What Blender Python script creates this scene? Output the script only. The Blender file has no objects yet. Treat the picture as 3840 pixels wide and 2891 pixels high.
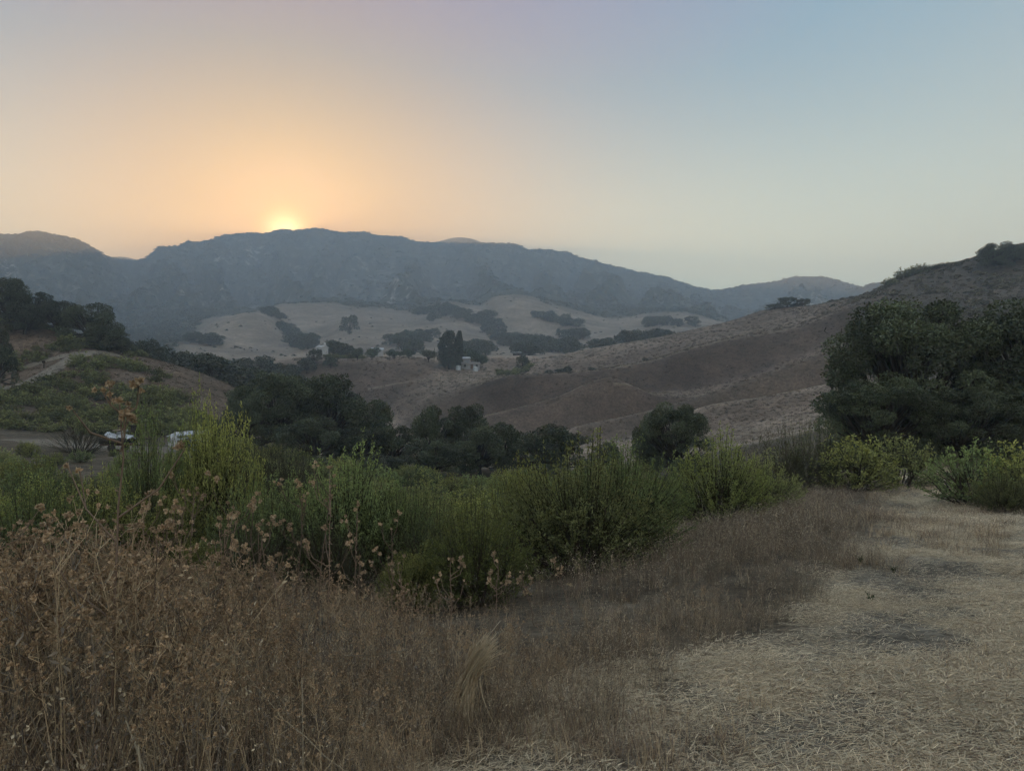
import bpy, math, random
import numpy as np
from mathutils import Vector, Euler

# ------------------------------------------------------------------ camera, sky, sun, exposure
F, CX, CY, EYE = 2742.0, 1920.0, 1445.0, 1.6      # focal length and principal point of the photo (3840 px wide)
scene = bpy.context.scene
col = scene.collection
random.seed(4)
rng = np.random.default_rng(11)

cam_d = bpy.data.cameras.new("camera")
cam_d.sensor_width = 36.0
cam_d.lens = 36.0 * F / 3840.0
cam_d.clip_start = 0.05
cam_d.clip_end = 40000
cam = bpy.data.objects.new("camera", cam_d)
cam.location = (0, 0, EYE)
cam.rotation_euler = (math.radians(90), 0, 0)
col.objects.link(cam)
scene.camera = cam

SUN = Vector(((1070 - CX) / F, 1.0, (CY - 884) / F)).normalized()
SUN_EL = math.asin(SUN.z)
SUN_AZ = math.atan2(SUN.x, SUN.y)

world = bpy.data.worlds.new("World")
scene.world = world
world.use_nodes = True
wn, wl = world.node_tree.nodes, world.node_tree.links
wn.clear()
w_out = wn.new("ShaderNodeOutputWorld")
w_bg = wn.new("ShaderNodeBackground")
w_bg.inputs["Strength"].default_value = 0.1
wl.new(w_bg.outputs[0], w_out.inputs[0])
sky = wn.new("ShaderNodeTexSky")
sky.sky_type = 'NISHITA'
sky.sun_disc = False
sky.sun_elevation = SUN_EL
sky.sun_rotation = SUN_AZ
sky.dust_density = 3.0
sky.air_density = 1.0
sky.ozone_density = 1.0
tc = wn.new("ShaderNodeTexCoord")
nrm = wn.new("ShaderNodeVectorMath"); nrm.operation = 'NORMALIZE'
wl.new(tc.outputs["Generated"], nrm.inputs[0])
dt = wn.new("ShaderNodeVectorMath"); dt.operation = 'DOT_PRODUCT'
wl.new(nrm.outputs[0], dt.inputs[0])
dt.inputs[1].default_value = SUN
ac = wn.new("ShaderNodeMath"); ac.operation = 'ARCCOSINE'; ac.use_clamp = False
wl.new(dt.outputs["Value"], ac.inputs[0])
def s2l(c):
    return tuple(((v / 255.0) / 12.92 if v / 255.0 <= 0.04045 else ((v / 255.0 + 0.055) / 1.055) ** 2.4) for v in c)


def ramp(nodes, stops, interp='LINEAR'):
    r = nodes.new("ShaderNodeValToRGB")
    r.color_ramp.interpolation = interp
    e = r.color_ramp.elements
    while len(e) < len(stops):
        e.new(0.5)
    for el, (p, c) in zip(e, stops):
        el.position = p
        el.color = (c[0], c[1], c[2], 1)
    return r


# dusty evening air: smooth lobes of colour round the setting sun, a pale band low over the sunset side,
# even blue-grey over the rest of the sky; mixed with the physical sky
sp = wn.new("ShaderNodeSeparateXYZ")
wl.new(nrm.outputs[0], sp.inputs[0])


def wmath(op, a_, b_=None):
    m_ = wn.new("ShaderNodeMath"); m_.operation = op
    for i_, v_ in enumerate((a_, b_)):
        if v_ is None:
            continue
        if isinstance(v_, (int, float)):
            m_.inputs[i_].default_value = v_
        else:
            wl.new(v_, m_.inputs[i_])
    return m_.outputs[0]


def lobe(src, width):
    q_ = wmath('DIVIDE', src, width)
    return wmath('EXPONENT', wmath('MULTIPLY', wmath('MULTIPLY', q_, q_), -1.0))


ang = ac.outputs[0]
low_ = wmath('MULTIPLY', lobe(sp.outputs["Z"], 0.25), wmath('ADD', wmath('MULTIPLY', wmath('MAXIMUM', dt.outputs["Value"], 0.0), 0.75), 0.25))
away = wmath('SUBTRACT', 1.0, lobe(ang, math.radians(52)))
SKY_BASIS = [None, low_, lobe(ang, math.radians(30)), lobe(ang, math.radians(13)), lobe(ang, math.radians(5)), lobe(ang, math.radians(1.25)),
             wmath('MULTIPLY', lobe(sp.outputs["Z"], 0.25), lobe(ang, math.radians(17))), away]
SKY_COEF = [
    (-0.4385, -0.0145, 0.3243),
    (0.9784, 0.9962, 0.5314),
    (0.3752, -0.0136, -0.2219),
    (0.0000, 0.0000, -0.1601),
    (0.4200, 0.2000, 0.0200),
    (2.6000, 1.8000, 0.8500),
    (0.4000, -0.5200, -0.5669),
    (0.7385, 0.3145, -0.0193),
]
tot = None
for bas, cf in zip(SKY_BASIS, SKY_COEF):
    v_ = wn.new("ShaderNodeVectorMath"); v_.operation = 'SCALE'
    v_.inputs[0].default_value = tuple(10 * c_ for c_ in cf)
    if bas is None:
        v_.inputs["Scale"].default_value = 1.0
    else:
        wl.new(bas, v_.inputs["Scale"])
    if tot is None:
        tot = v_.outputs[0]
    else:
        ad = wn.new("ShaderNodeVectorMath"); ad.operation = 'ADD'
        wl.new(tot, ad.inputs[0]); wl.new(v_.outputs[0], ad.inputs[1])
        tot = ad.outputs[0]
mxx = wn.new("ShaderNodeVectorMath"); mxx.operation = 'MAXIMUM'
wl.new(tot, mxx.inputs[0]); mxx.inputs[1].default_value = (0, 0, 0)
hs = wn.new("ShaderNodeHueSaturation")
hs.inputs["Saturation"].default_value = 0.6
hs.inputs["Value"].default_value = 0.9
wl.new(sky.outputs[0], hs.inputs["Color"])
mx2 = wn.new("ShaderNodeMix"); mx2.data_type = 'RGBA'
mx2.inputs[0].default_value = 0.94
wl.new(hs.outputs[0], mx2.inputs[6])
wl.new(mxx.outputs[0], mx2.inputs[7])
wl.new(mx2.outputs[2], w_bg.inputs["Color"])

sun_d = bpy.data.lights.new("sun", 'SUN')
sun_d.energy = 2.8
sun_d.angle = math.radians(0.5)
sun_d.color = (1.0, 0.50, 0.13)
sun_o = bpy.data.objects.new("sun", sun_d)
sun_o.rotation_euler = SUN.to_track_quat('Z', 'Y').to_euler()
sun_o.location = (-600, 1500, 900)
col.objects.link(sun_o)

scene.view_settings.view_transform = 'Standard'
scene.view_settings.look = 'None'
scene.view_settings.exposure = 1.0
scene.view_settings.gamma = 1.0
cy = scene.cycles
cy.max_bounces = 5
cy.diffuse_bounces = 4
cy.glossy_bounces = 1
cy.transmission_bounces = 2
cy.volume_bounces = 2
cy.transparent_max_bounces = 4
cy.use_denoising = True
cy.use_adaptive_sampling = True
cy.adaptive_threshold = 0.03
cy.sample_clamp_indirect = 4.0
HAZE_DENSITY = 0.00058


# ------------------------------------------------------------------ numeric helpers
def vnoise(x, y, seed=0.0):
    x = np.asarray(x, float); y = np.asarray(y, float)
    ix, iy = np.floor(x), np.floor(y)
    fx, fy = x - ix, y - iy
    fx = fx * fx * (3 - 2 * fx); fy = fy * fy * (3 - 2 * fy)

    def h(a, b):
        v = np.sin(a * 127.1 + b * 311.7 + seed * 74.7) * 43758.5453
        return v - np.floor(v)
    return (h(ix, iy) * (1 - fx) + h(ix + 1, iy) * fx) * (1 - fy) + (h(ix, iy + 1) * (1 - fx) + h(ix + 1, iy + 1) * fx) * fy


def fbm(x, y, seed=0.0, octv=4, gain_=0.5):
    s = 0; a = 1.0; t = 0
    for k in range(octv):
        s = s + a * (vnoise(x * 2 ** k, y * 2 ** k, seed + k * 3.1) - 0.5)
        t += a
        a *= gain_
    return s / t * 2


def sstep(a, b, x):
    t = np.clip((np.asarray(x, float) - a) / (b - a), 0, 1)
    return t * t * (3 - 2 * t)


def slopes(x, y):
    h = np.diff(x); d = np.diff(y) / h
    m = np.zeros_like(y)
    for i in range(1, len(x) - 1):
        if d[i - 1] * d[i] > 0:
            w1, w2 = 2 * h[i] + h[i - 1], h[i] + 2 * h[i - 1]
            m[i] = (w1 + w2) / (w1 / d[i - 1] + w2 / d[i])
    m[0], m[-1] = d[0], d[-1]
    return m


def pchip(x, y, q):
    x = np.asarray(x, float); y = np.asarray(y, float)
    q = np.clip(q, x[0], x[-1])
    if len(x) == 2:
        return np.interp(q, x, y)
    m = slopes(x, y)
    i = np.clip(np.searchsorted(x, q) - 1, 0, len(x) - 2)
    h = x[i + 1] - x[i]; t = (q - x[i]) / h
    return ((2 * t**3 - 3 * t**2 + 1) * y[i] + (t**3 - 2 * t**2 + t) * h * m[i]
            + (-2 * t**3 + 3 * t**2) * y[i + 1] + (t**3 - t**2) * h * m[i + 1])


# ------------------------------------------------------------------ the lie of the land
# each contour runs across the valley: (bearing given as photo column, depth in metres, height given as photo row)
def Zr(Y, z):
    return CY + (EYE - z) / Y * F


def contour_z(Y, pts):
    return [(x, Y, Zr(Y, z)) for x, z in pts]


def contour_y(Y, pts):
    if callable(Y):
        return [(x, Y(x), y) for x, y in pts]
    return [(x, Y, y) for x, y in pts]


def li(*k):
    return lambda x: float(np.interp(x, [a for a, b in k], [b for a, b in k]))


CONT = [
    contour_z(0.5, [(0, 0.03), (3840, 0.03)]),
    contour_z(3.2, [(0, 0.0), (3840, 0.0)]),
    contour_z(6, [(-900, -.45), (1500, -.45), (2200, -.3), (3000, -.22), (3840, -.2), (4800, 0)]),
    contour_z(11, [(-900, -1.3), (0, -1.5), (1000, -1.5), (2000, -1.2), (2600, -.8), (3000, -.7), (3840, -.7), (4800, -.2)]),
    contour_z(20, [(-900, -2.4), (0, -2.6), (1000, -3.2), (2000, -3.2), (2600, -2.3), (3000, -1.6), (3400, -1.75), (3840, -1.7), (4800, -.5)]),
    contour_z(31, [(-900, -3), (0, -3.3), (1000, -4.4), (2000, -5.2), (2600, -3.9), (3000, -2.75), (3400, -2.4), (3840, -2.3), (4800, -.5)]),
    contour_z(48, [(-900, -3.6), (0, -4), (500, -4.6), (1000, -6), (2000, -7), (2600, -5.2), (3000, -3.6), (3400, -2.8), (3840, -2.6), (4800, 1)]),
    contour_z(80, [(-900, -2), (0, -3.7), (200, -4.2), (500, -4.5), (900, -5.5), (1200, -7), (2000, -8.2), (2500, -6.8), (3000, -4), (3400, -2), (3840, -.5), (4800, 6)]),
    contour_y(100, [(-900, 1400), (0, 1510), (300, 1540), (600, 1555), (850, 1590), (1000, 1680), (1500, 1740), (2300, 1745), (2500, 1720), (2800, 1655), (3100, 1590), (3400, 1520), (3840, 1440), (4800, 1250)]),
    contour_y(124, [(-900, 1330), (0, 1400), (180, 1365), (330, 1342), (500, 1385), (700, 1450), (850, 1500), (1000, 1610), (1500, 1720), (2300, 1725), (2500, 1690), (2647, 1625), (2849, 1590), (3075, 1540), (3400, 1460), (3840, 1370), (4800, 1150)]),
    contour_y(146, [(-900, 1150), (0, 1195), (150, 1228), (330, 1290), (480, 1325), (600, 1355), (750, 1400), (850, 1440), (1000, 1540), (1200, 1650), (1500, 1700), (2000, 1712), (2300, 1690), (2500, 1590), (2647, 1523), (2849, 1489), (3075, 1445), (3400, 1370), (3840, 1290), (4800, 1050)]),
    contour_y(168, [(-900, 1180), (0, 1230), (330, 1320), (600, 1390), (850, 1470), (1000, 1540), (1450, 1680), (2000, 1690), (2300, 1650), (2500, 1640), (2647, 1610), (2849, 1560), (3075, 1475), (3400, 1345), (3840, 1230), (4800, 1000)]),
    contour_y(177, [(-900, 1200), (0, 1260), (330, 1350), (600, 1400), (1000, 1520), (1450, 1650), (1800, 1665), (2050, 1630), (2200, 1592), (2380, 1556), (2595, 1498), (2820, 1419), (3115, 1315), (3400, 1240), (3840, 1150), (4800, 950)]),
    contour_y(196, [(-900, 1200), (0, 1280), (600, 1400), (1000, 1510), (1450, 1635), (1800, 1620), (2100, 1640), (2292, 1620), (2600, 1580), (2820, 1510), (3115, 1390), (3400, 1245), (3840, 1120), (4800, 900)]),
    contour_y(205, [(-900, 1200), (0, 1290), (600, 1400), (1000, 1500), (1450, 1630), (1600, 1605), (1794, 1558), (2084, 1489), (2292, 1415), (2380, 1450), (2480, 1490), (2650, 1500), (2900, 1440), (3115, 1345), (3400, 1220), (3840, 1090), (4800, 880)]),
    contour_y(226, [(-900, 1200), (0, 1300), (600, 1400), (1000, 1480), (1450, 1600), (1600, 1630), (1770, 1610), (2000, 1560), (2292, 1490), (2450, 1470), (2650, 1450), (2950, 1350), (3200, 1235), (3400, 1140), (3840, 1050), (4800, 860)]),
    contour_y(242, [(-900, 1200), (0, 1300), (600, 1400), (1000, 1460), (1200, 1530), (1450, 1573), (1590, 1520), (1770, 1454), (1930, 1407), (2130, 1398), (2380, 1366), (2676, 1290), (2977, 1236), (3200, 1150), (3300, 1115), (3500, 1075), (3840, 1000), (4800, 850)]),
    contour_y(li((2400, 272), (3300, 262)), [(-900, 1190), (0, 1300), (700, 1400), (1000, 1430), (1200, 1470), (1390, 1442), (1870, 1412), (2130, 1400), (2380, 1362), (2676, 1280), (2977, 1220), (3200, 1130), (3300, 1090), (3400, 1040), (3600, 985), (3840, 925), (4800, 820)]),
    contour_y(li((2400, 298), (3300, 290)), [(-900, 1180), (0, 1290), (700, 1390), (1000, 1365), (1200, 1347), (1390, 1347), (1560, 1343), (1660, 1375), (1800, 1385), (1900, 1402), (2014, 1370), (2309, 1325), (2676, 1250), (2977, 1185), (3090, 1142), (3264, 1100), (3400, 1032), (3600, 995), (3840, 940), (4800, 840)]),
    contour_y(335, [(-900, 1170), (0, 1280), (700, 1380), (1000, 1350), (1400, 1340), (1700, 1352), (1875, 1338), (2014, 1337), (2309, 1293), (2708, 1213), (2951, 1153), (3090, 1150), (3264, 1130), (3400, 1090), (3600, 1050), (3840, 1000), (4800, 900)]),
    contour_y(430, [(-900, 1160), (0, 1260), (700, 1360), (1000, 1340), (1400, 1330), (1800, 1335), (2100, 1335), (2300, 1310), (2700, 1245), (3000, 1200), (3400, 1150), (3840, 1100), (4800, 1000)]),
    contour_y(540, [(-900, 1130), (0, 1245), (500, 1305), (700, 1285), (1000, 1312), (1200, 1300), (1500, 1298), (1800, 1315), (2100, 1302), (2400, 1287), (2700, 1245), (3000, 1200), (3400, 1150), (3840, 1100), (4800, 1000)]),
    contour_y(690, [(-900, 1110), (0, 1220), (500, 1265), (690, 1268), (800, 1213), (900, 1172), (940, 1166), (1010, 1192), (1100, 1255), (1200, 1262), (1320, 1225), (1500, 1238), (1700, 1250), (1900, 1268), (2050, 1255), (2300, 1258), (2500, 1238), (2700, 1222), (3000, 1190), (3840, 1100), (4800, 1000)]),
    contour_y(870, [(-900, 1050), (0, 1165), (500, 1225), (700, 1200), (940, 1175), (1070, 1146), (1200, 1144), (1400, 1166), (1550, 1186), (1700, 1158), (1800, 1172), (1860, 1125), (1950, 1118), (2100, 1155), (2300, 1196), (2450, 1180), (2550, 1174), (2650, 1192), (2800, 1215), (3840, 1110), (4800, 1000)]),
    contour_y(li((400, 980), (900, 1150)), [(-900, 1000), (0, 1105), (300, 1130), (500, 1165), (700, 1150), (1000, 1130), (1500, 1112), (1900, 1100), (2300, 1142), (2700, 1160), (3000, 1160), (3840, 1110), (4800, 1000)]),
    contour_y(li((400, 1200), (900, 1650)), [(-900, 900), (0, 985), (200, 1000), (350, 1040), (520, 1070), (800, 1035), (1000, 1020), (1300, 1010), (1600, 1015), (1900, 1020), (2300, 1060), (2500, 1092), (2700, 1120), (3000, 1105), (3840, 1090), (4800, 1000)]),
    contour_y(li((300, 1450), (450, 1700), (600, 2150), (2500, 2150), (2800, 1950)), [(-900, 800), (-300, 870), (0, 885), (60, 885), (130, 873), (200, 884), (280, 900), (335, 928), (400, 963), (440, 975), (520, 985), (600, 966), (700, 944), (800, 910), (880, 893), (1000, 887), (1030, 879), (1070, 873), (1100, 876), (1200, 869), (1260, 878), (1290, 884), (1350, 880), (1420, 893), (1500, 900), (1560, 918), (1620, 920), (1800, 925), (1930, 930), (1990, 950), (2110, 952), (2200, 985), (2300, 1010), (2420, 1038), (2500, 1050), (2600, 1084), (2690, 1099), (2780, 1076), (2900, 1060), (2990, 1040), (3080, 1045), (3180, 1070), (3260, 1090), (3400, 1110), (3840, 1080), (4800, 1000)]),
    contour_y(2330, [(-900, 960), (0, 1000), (400, 1000), (900, 1000), (1500, 985), (2000, 1000), (2700, 1150), (3840, 1150), (4800, 1150)]),
    contour_y(2520, [(-900, 950), (0, 1000), (380, 985), (420, 966), (470, 966), (520, 980), (600, 1000), (1450, 960), (1580, 915), (1640, 908), (1720, 891), (1760, 894), (1810, 911), (1840, 917), (1900, 921), (1980, 950), (2100, 1000), (2500, 1120), (3840, 1200), (4800, 1200)]),
    contour_y(2800, [(-900, 1350), (4800, 1350)]),
    contour_y(3400, [(-900, 1400), (4800, 1400)]),
]
NU, NS = 900, 800
UG = np.linspace(-1.5, 1.5, NU)
YK = [0.5, 60, 450, 2900, 3400]
SG = np.concatenate([np.linspace(math.log(YK[0]), math.log(YK[1]), 200, False), np.linspace(math.log(YK[1]), math.log(YK[2]), 250, False),
                     np.linspace(math.log(YK[2]), math.log(YK[3]), 330, False), np.linspace(math.log(YK[3]), math.log(YK[4]), 20)])
_px = CX + UG * F
_Y = np.zeros((NU, len(CONT))); _Z = np.zeros((NU, len(CONT)))
for k, c in enumerate(CONT):
    xs = [p[0] for p in c]
    _Y[:, k] = np.interp(_px, xs, [p[1] for p in c])
    yy = pchip(xs, [p[2] for p in c], _px)
    _Z[:, k] = EYE + (CY - yy) / F * _Y[:, k]
TAB = np.zeros((NU, len(SG)))
for i in range(NU):
    TAB[i] = pchip(np.log(_Y[i]), _Z[i], SG)


def land(X, Y):
    """height of the ground at a place; the valley is described ahead of the trail, level behind it"""
    X = np.asarray(X, float); Y = np.asarray(Y, float)
    r = np.hypot(X, Y)
    th = np.arctan2(X, Y)
    tm = math.atan(1.45)
    tcl = np.clip(th, -tm, tm)
    u = np.tan(tcl)
    D = np.clip(r * np.cos(tcl), 0.5, 3399.0)
    fu = np.clip((u - UG[0]) / (UG[1] - UG[0]), 0, NU - 1.001)
    s = np.log(D)
    j = np.clip(np.searchsorted(SG, s) - 1, 0, len(SG) - 2)
    fs = np.clip((s - SG[j]) / (SG[j + 1] - SG[j]), 0, 1)
    i = fu.astype(int); fu = fu - i
    z = (TAB[i, j] * (1 - fu) + TAB[i + 1, j] * fu) * (1 - fs) + (TAB[i, j + 1] * (1 - fu) + TAB[i + 1, j + 1] * fu) * fs
    # small relief
    z = z + 0.035 * fbm(X * 0.9, Y * 0.9, 1, 3) * sstep(1.0, 3.0, D)
    z = z + 0.10 * fbm(X * 0.16, Y * 0.16, 2, 3) * sstep(5, 14, D) * (1 - 0.7 * sstep(25, 40, D))
    z = z + (0.7 * fbm(X / 34, Y / 34, 3, 3) + 0.12 * fbm(X / 6, Y / 6, 8, 3)) * sstep(110, 230, D)
    z = z + 4.0 * fbm(X / 90, Y / 90, 5, 4) * sstep(450, 700, D)
    # erosion gullies running down the mountain face
    rd = D / np.interp(CX + u * F, [300, 450, 600, 2500, 2800], [1450, 1700, 2150, 2150, 1950])
    m = sstep(.45, .6, rd) * (1 - sstep(.80, .97, rd))
    wob = 0.10 * fbm(X / 400, Y / 400, 6, 3)
    g1 = 1 - np.abs(fbm(u * 13 + wob * 8, s * 2.2, 7, 3)) * 2.2
    g2 = 1 - np.abs(fbm(u * 34 + wob * 20, s * 5, 9, 3)) * 2.2
    z = z + m * (52 * (g1 - 0.55) + 20 * (g2 - 0.55))
    back = sstep(math.radians(62), math.radians(115), np.abs(th))
    zb = 0.02 + 0.01 * r + 6 * fbm(X / 120, Y / 120, 12, 3) * sstep(30, 200, r)
    return z * (1 - back) + zb * back


def place(px, Y):
    X = (px - CX) / F * Y
    return float(X), float(Y), float(land(X, Y))


# ------------------------------------------------------------------ mesh helpers
def mesh_from(name, V, faces_list, mats, cols=None, smooth=False):
    """V (n,3); faces_list: list of (faces array (m,k), material index)"""
    me = bpy.data.meshes.new(name)
    V = np.asarray(V, np.float32)
    me.vertices.add(len(V))
    me.vertices.foreach_set("co", V.ravel())
    loops = []; starts = []; totals = []; mi = []; s = 0
    for f, m in faces_list:
        f = np.asarray(f, np.int32)
        if len(f) == 0:
            continue
        loops.append(f.ravel())
        starts.append(s + np.arange(len(f), dtype=np.int32) * f.shape[1])
        totals.append(np.full(len(f), f.shape[1], np.int32))
        mi.append(np.full(len(f), m, np.int32))
        s += f.size
    loops = np.concatenate(loops)
    me.loops.add(len(loops))
    me.loops.foreach_set("vertex_index", loops)
    n = sum(len(a) for a in starts)
    me.polygons.add(n)
    me.polygons.foreach_set("loop_start", np.concatenate(starts))
    me.polygons.foreach_set("loop_total", np.concatenate(totals))
    me.polygons.foreach_set("material_index", np.concatenate(mi))
    if smooth:
        me.polygons.foreach_set("use_smooth", np.ones(n, bool))
    for m in mats:
        me.materials.append(m)
    if cols is not None:
        a = me.color_attributes.new("Col", 'FLOAT_COLOR', 'POINT')
        c = np.ones((len(V), 4), np.float32)
        cc = np.asarray(cols, np.float32)
        c[:, :cc.shape[1]] = cc
        a.data.foreach_set("color", c.ravel())
    me.update(calc_edges=True)
    me.validate(verbose=False)
    return me


class Geo:
    """collects vertices, faces and a colour for each vertex"""

    def __init__(s):
        s.V = []; s.F = {}; s.C = []; s.n = 0

    def add(s, V, F_, c, m=0):
        V = np.asarray(V, float).reshape(-1, 3)
        F_ = np.asarray(F_, int)
        c = np.asarray(c, float)
        if c.ndim == 1:
            c = np.tile(c, (len(V), 1))
        s.V.append(V); s.C.append(c)
        s.F.setdefault((m, F_.shape[1]), []).append(F_ + s.n)
        s.n += len(V)

    def tube(s, P, R, c, sides=4, m=0):
        P = np.asarray(P, float); R = np.broadcast_to(np.asarray(R, float), (len(P),))
        T = np.gradient(P, axis=0)
        T /= np.linalg.norm(T, axis=1)[:, None] + 1e-9
        ref = np.where(np.abs(T[:, 2:3]) > 0.9, [[1., 0, 0]], [[0, 0, 1.]])
        A = np.cross(T, ref); A /= np.linalg.norm(A, axis=1)[:, None] + 1e-9
        B = np.cross(T, A)
        a = np.arange(sides) * 2 * math.pi / sides
        V = P[:, None] + (A[:, None] * np.cos(a)[None, :, None] + B[:, None] * np.sin(a)[None, :, None]) * R[:, None, None]
        k = np.arange(len(P) - 1)[:, None] * sides
        j = np.arange(sides)[None]
        jn = (j + 1) % sides
        q = np.stack([k + j, k + jn, k + sides + jn, k + sides + j], -1).reshape(-1, 4)
        s.add(V.reshape(-1, 3), q, c, m)

    def leaves(s, C, D, W, c, m=0):
        C, D, W = (np.asarray(a, float) for a in (C, D, W))
        n = len(C)
        V = np.stack([C, C + D * 0.5 + W, C + D, C + D * 0.5 - W], 1).reshape(-1, 3)
        q = np.arange(4 * n).reshape(n, 4)
        c = np.asarray(c, float)
        if c.ndim == 2:
            c = np.repeat(c, 4, 0)
        s.add(V, q, c, m)

    def box(s, lo, hi, c, m=0):
        lo, hi = np.asarray(lo, float), np.asarray(hi, float)
        V = np.array([[lo[0] if not i & 1 else hi[0], lo[1] if not i & 2 else hi[1], lo[2] if not i & 4 else hi[2]] for i in range(8)])
        q = [[0, 2, 3, 1], [4, 5, 7, 6], [0, 1, 5, 4], [2, 6, 7, 3], [0, 4, 6, 2], [1, 3, 7, 5]]
        s.add(V, q, c, m)

    def mesh(s, name, mats, smooth=False):
        V = np.concatenate(s.V); C = np.concatenate(s.C)
        return mesh_from(name, V, [(np.concatenate(f), k[0]) for k, f in s.F.items()], mats, C, smooth)


def rot_z(V, a):
    V = np.asarray(V, float).copy()
    c, s_ = math.cos(a), math.sin(a)
    x = V[..., 0] * c - V[..., 1] * s_
    V[..., 1] = V[..., 0] * s_ + V[..., 1] * c
    V[..., 0] = x
    return V


def unit(v):
    return v / (np.linalg.norm(v, axis=-1, keepdims=True) + 1e-9)


def rand_dirs(r, n):
    return unit(r.normal(size=(n, 3)))


# ------------------------------------------------------------------ materials
def new_mat(name):
    m = bpy.data.materials.new(name)
    m.use_nodes = True
    n, l = m.node_tree.nodes, m.node_tree.links
    n.clear()
    o = n.new("ShaderNodeOutputMaterial")
    return m, n, l, o


def plant_mat(name, trans=0.3, rough=0.65, spec=0.25, tint=(1, 1, 1), vary=0.25, use_obj=True):
    """colour comes from the vertices, a little different for each plant"""
    m, n, l, o = new_mat(name)
    at = n.new("ShaderNodeAttribute"); at.attribute_name = "Col"
    oi = n.new("ShaderNodeObjectInfo")
    mr = n.new("ShaderNodeMapRange")
    mr.inputs["To Min"].default_value = 1 - vary; mr.inputs["To Max"].default_value = 1 + vary
    l.new(oi.outputs["Random"], mr.inputs["Value"])
    sc = n.new("ShaderNodeVectorMath"); sc.operation = 'SCALE'
    l.new(at.outputs["Color"], sc.inputs[0]); l.new(mr.outputs[0], sc.inputs["Scale"])
    tn = n.new("ShaderNodeVectorMath"); tn.operation = 'MULTIPLY'
    l.new(sc.outputs[0], tn.inputs[0]); tn.inputs[1].default_value = tint
    b = n.new("ShaderNodeBsdfPrincipled")
    b.inputs["Roughness"].default_value = rough
    b.inputs["Specular IOR Level"].default_value = spec
    l.new(tn.outputs[0], b.inputs["Base Color"])
    if trans > 0:
        t = n.new("ShaderNodeBsdfTranslucent")
        l.new(tn.outputs[0], t.inputs["Color"])
        ms = n.new("ShaderNodeMixShader"); ms.inputs[0].default_value = trans
        l.new(b.outputs[0], ms.inputs[1]); l.new(t.outputs[0], ms.inputs[2])
        l.new(ms.outputs[0], o.inputs[0])
    else:
        l.new(b.outputs[0], o.inputs[0])
    return m


def noisy_mat(name, c1, c2, scale=6.0, rough=0.85, spec=0.2, bump=0.2, metal=0.0, detail=6.0, stretch=(1, 1, 1)):
    m, n, l, o = new_mat(name)
    tcn = n.new("ShaderNodeTexCoord")
    mp = n.new("ShaderNodeMapping"); mp.inputs["Scale"].default_value = stretch
    l.new(tcn.outputs["Object"], mp.inputs[0])
    nz = n.new("ShaderNodeTexNoise"); nz.inputs["Scale"].default_value = scale; nz.inputs["Detail"].default_value = detail
    l.new(mp.outputs[0], nz.inputs["Vector"])
    r = ramp(n, [(0.3, c1), (0.7, c2)])
    l.new(nz.outputs["Fac"], r.inputs[0])
    b = n.new("ShaderNodeBsdfPrincipled")
    b.inputs["Roughness"].default_value = rough
    b.inputs["Specular IOR Level"].default_value = spec
    b.inputs["Metallic"].default_value = metal
    l.new(r.outputs[0], b.inputs["Base Color"])
    if bump:
        bp = n.new("ShaderNodeBump"); bp.inputs["Strength"].default_value = bump
        bp.inputs["Distance"].default_value = 0.05
        l.new(nz.outputs["Fac"], bp.inputs["Height"]); l.new(bp.outputs[0], b.inputs["Normal"])
    l.new(b.outputs[0], o.inputs[0])
    return m


M_LEAF = plant_mat("leaf", 0.3, vary=0.42)
M_OAK = plant_mat("oak_leaf", 0.12, 0.5, 0.35)
M_DRY = plant_mat("dry_stalk", 0.15, 0.7, 0.2, vary=0.3)
M_WOOD = plant_mat("wood", 0.0, 0.9, 0.1, vary=0.15)


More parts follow.
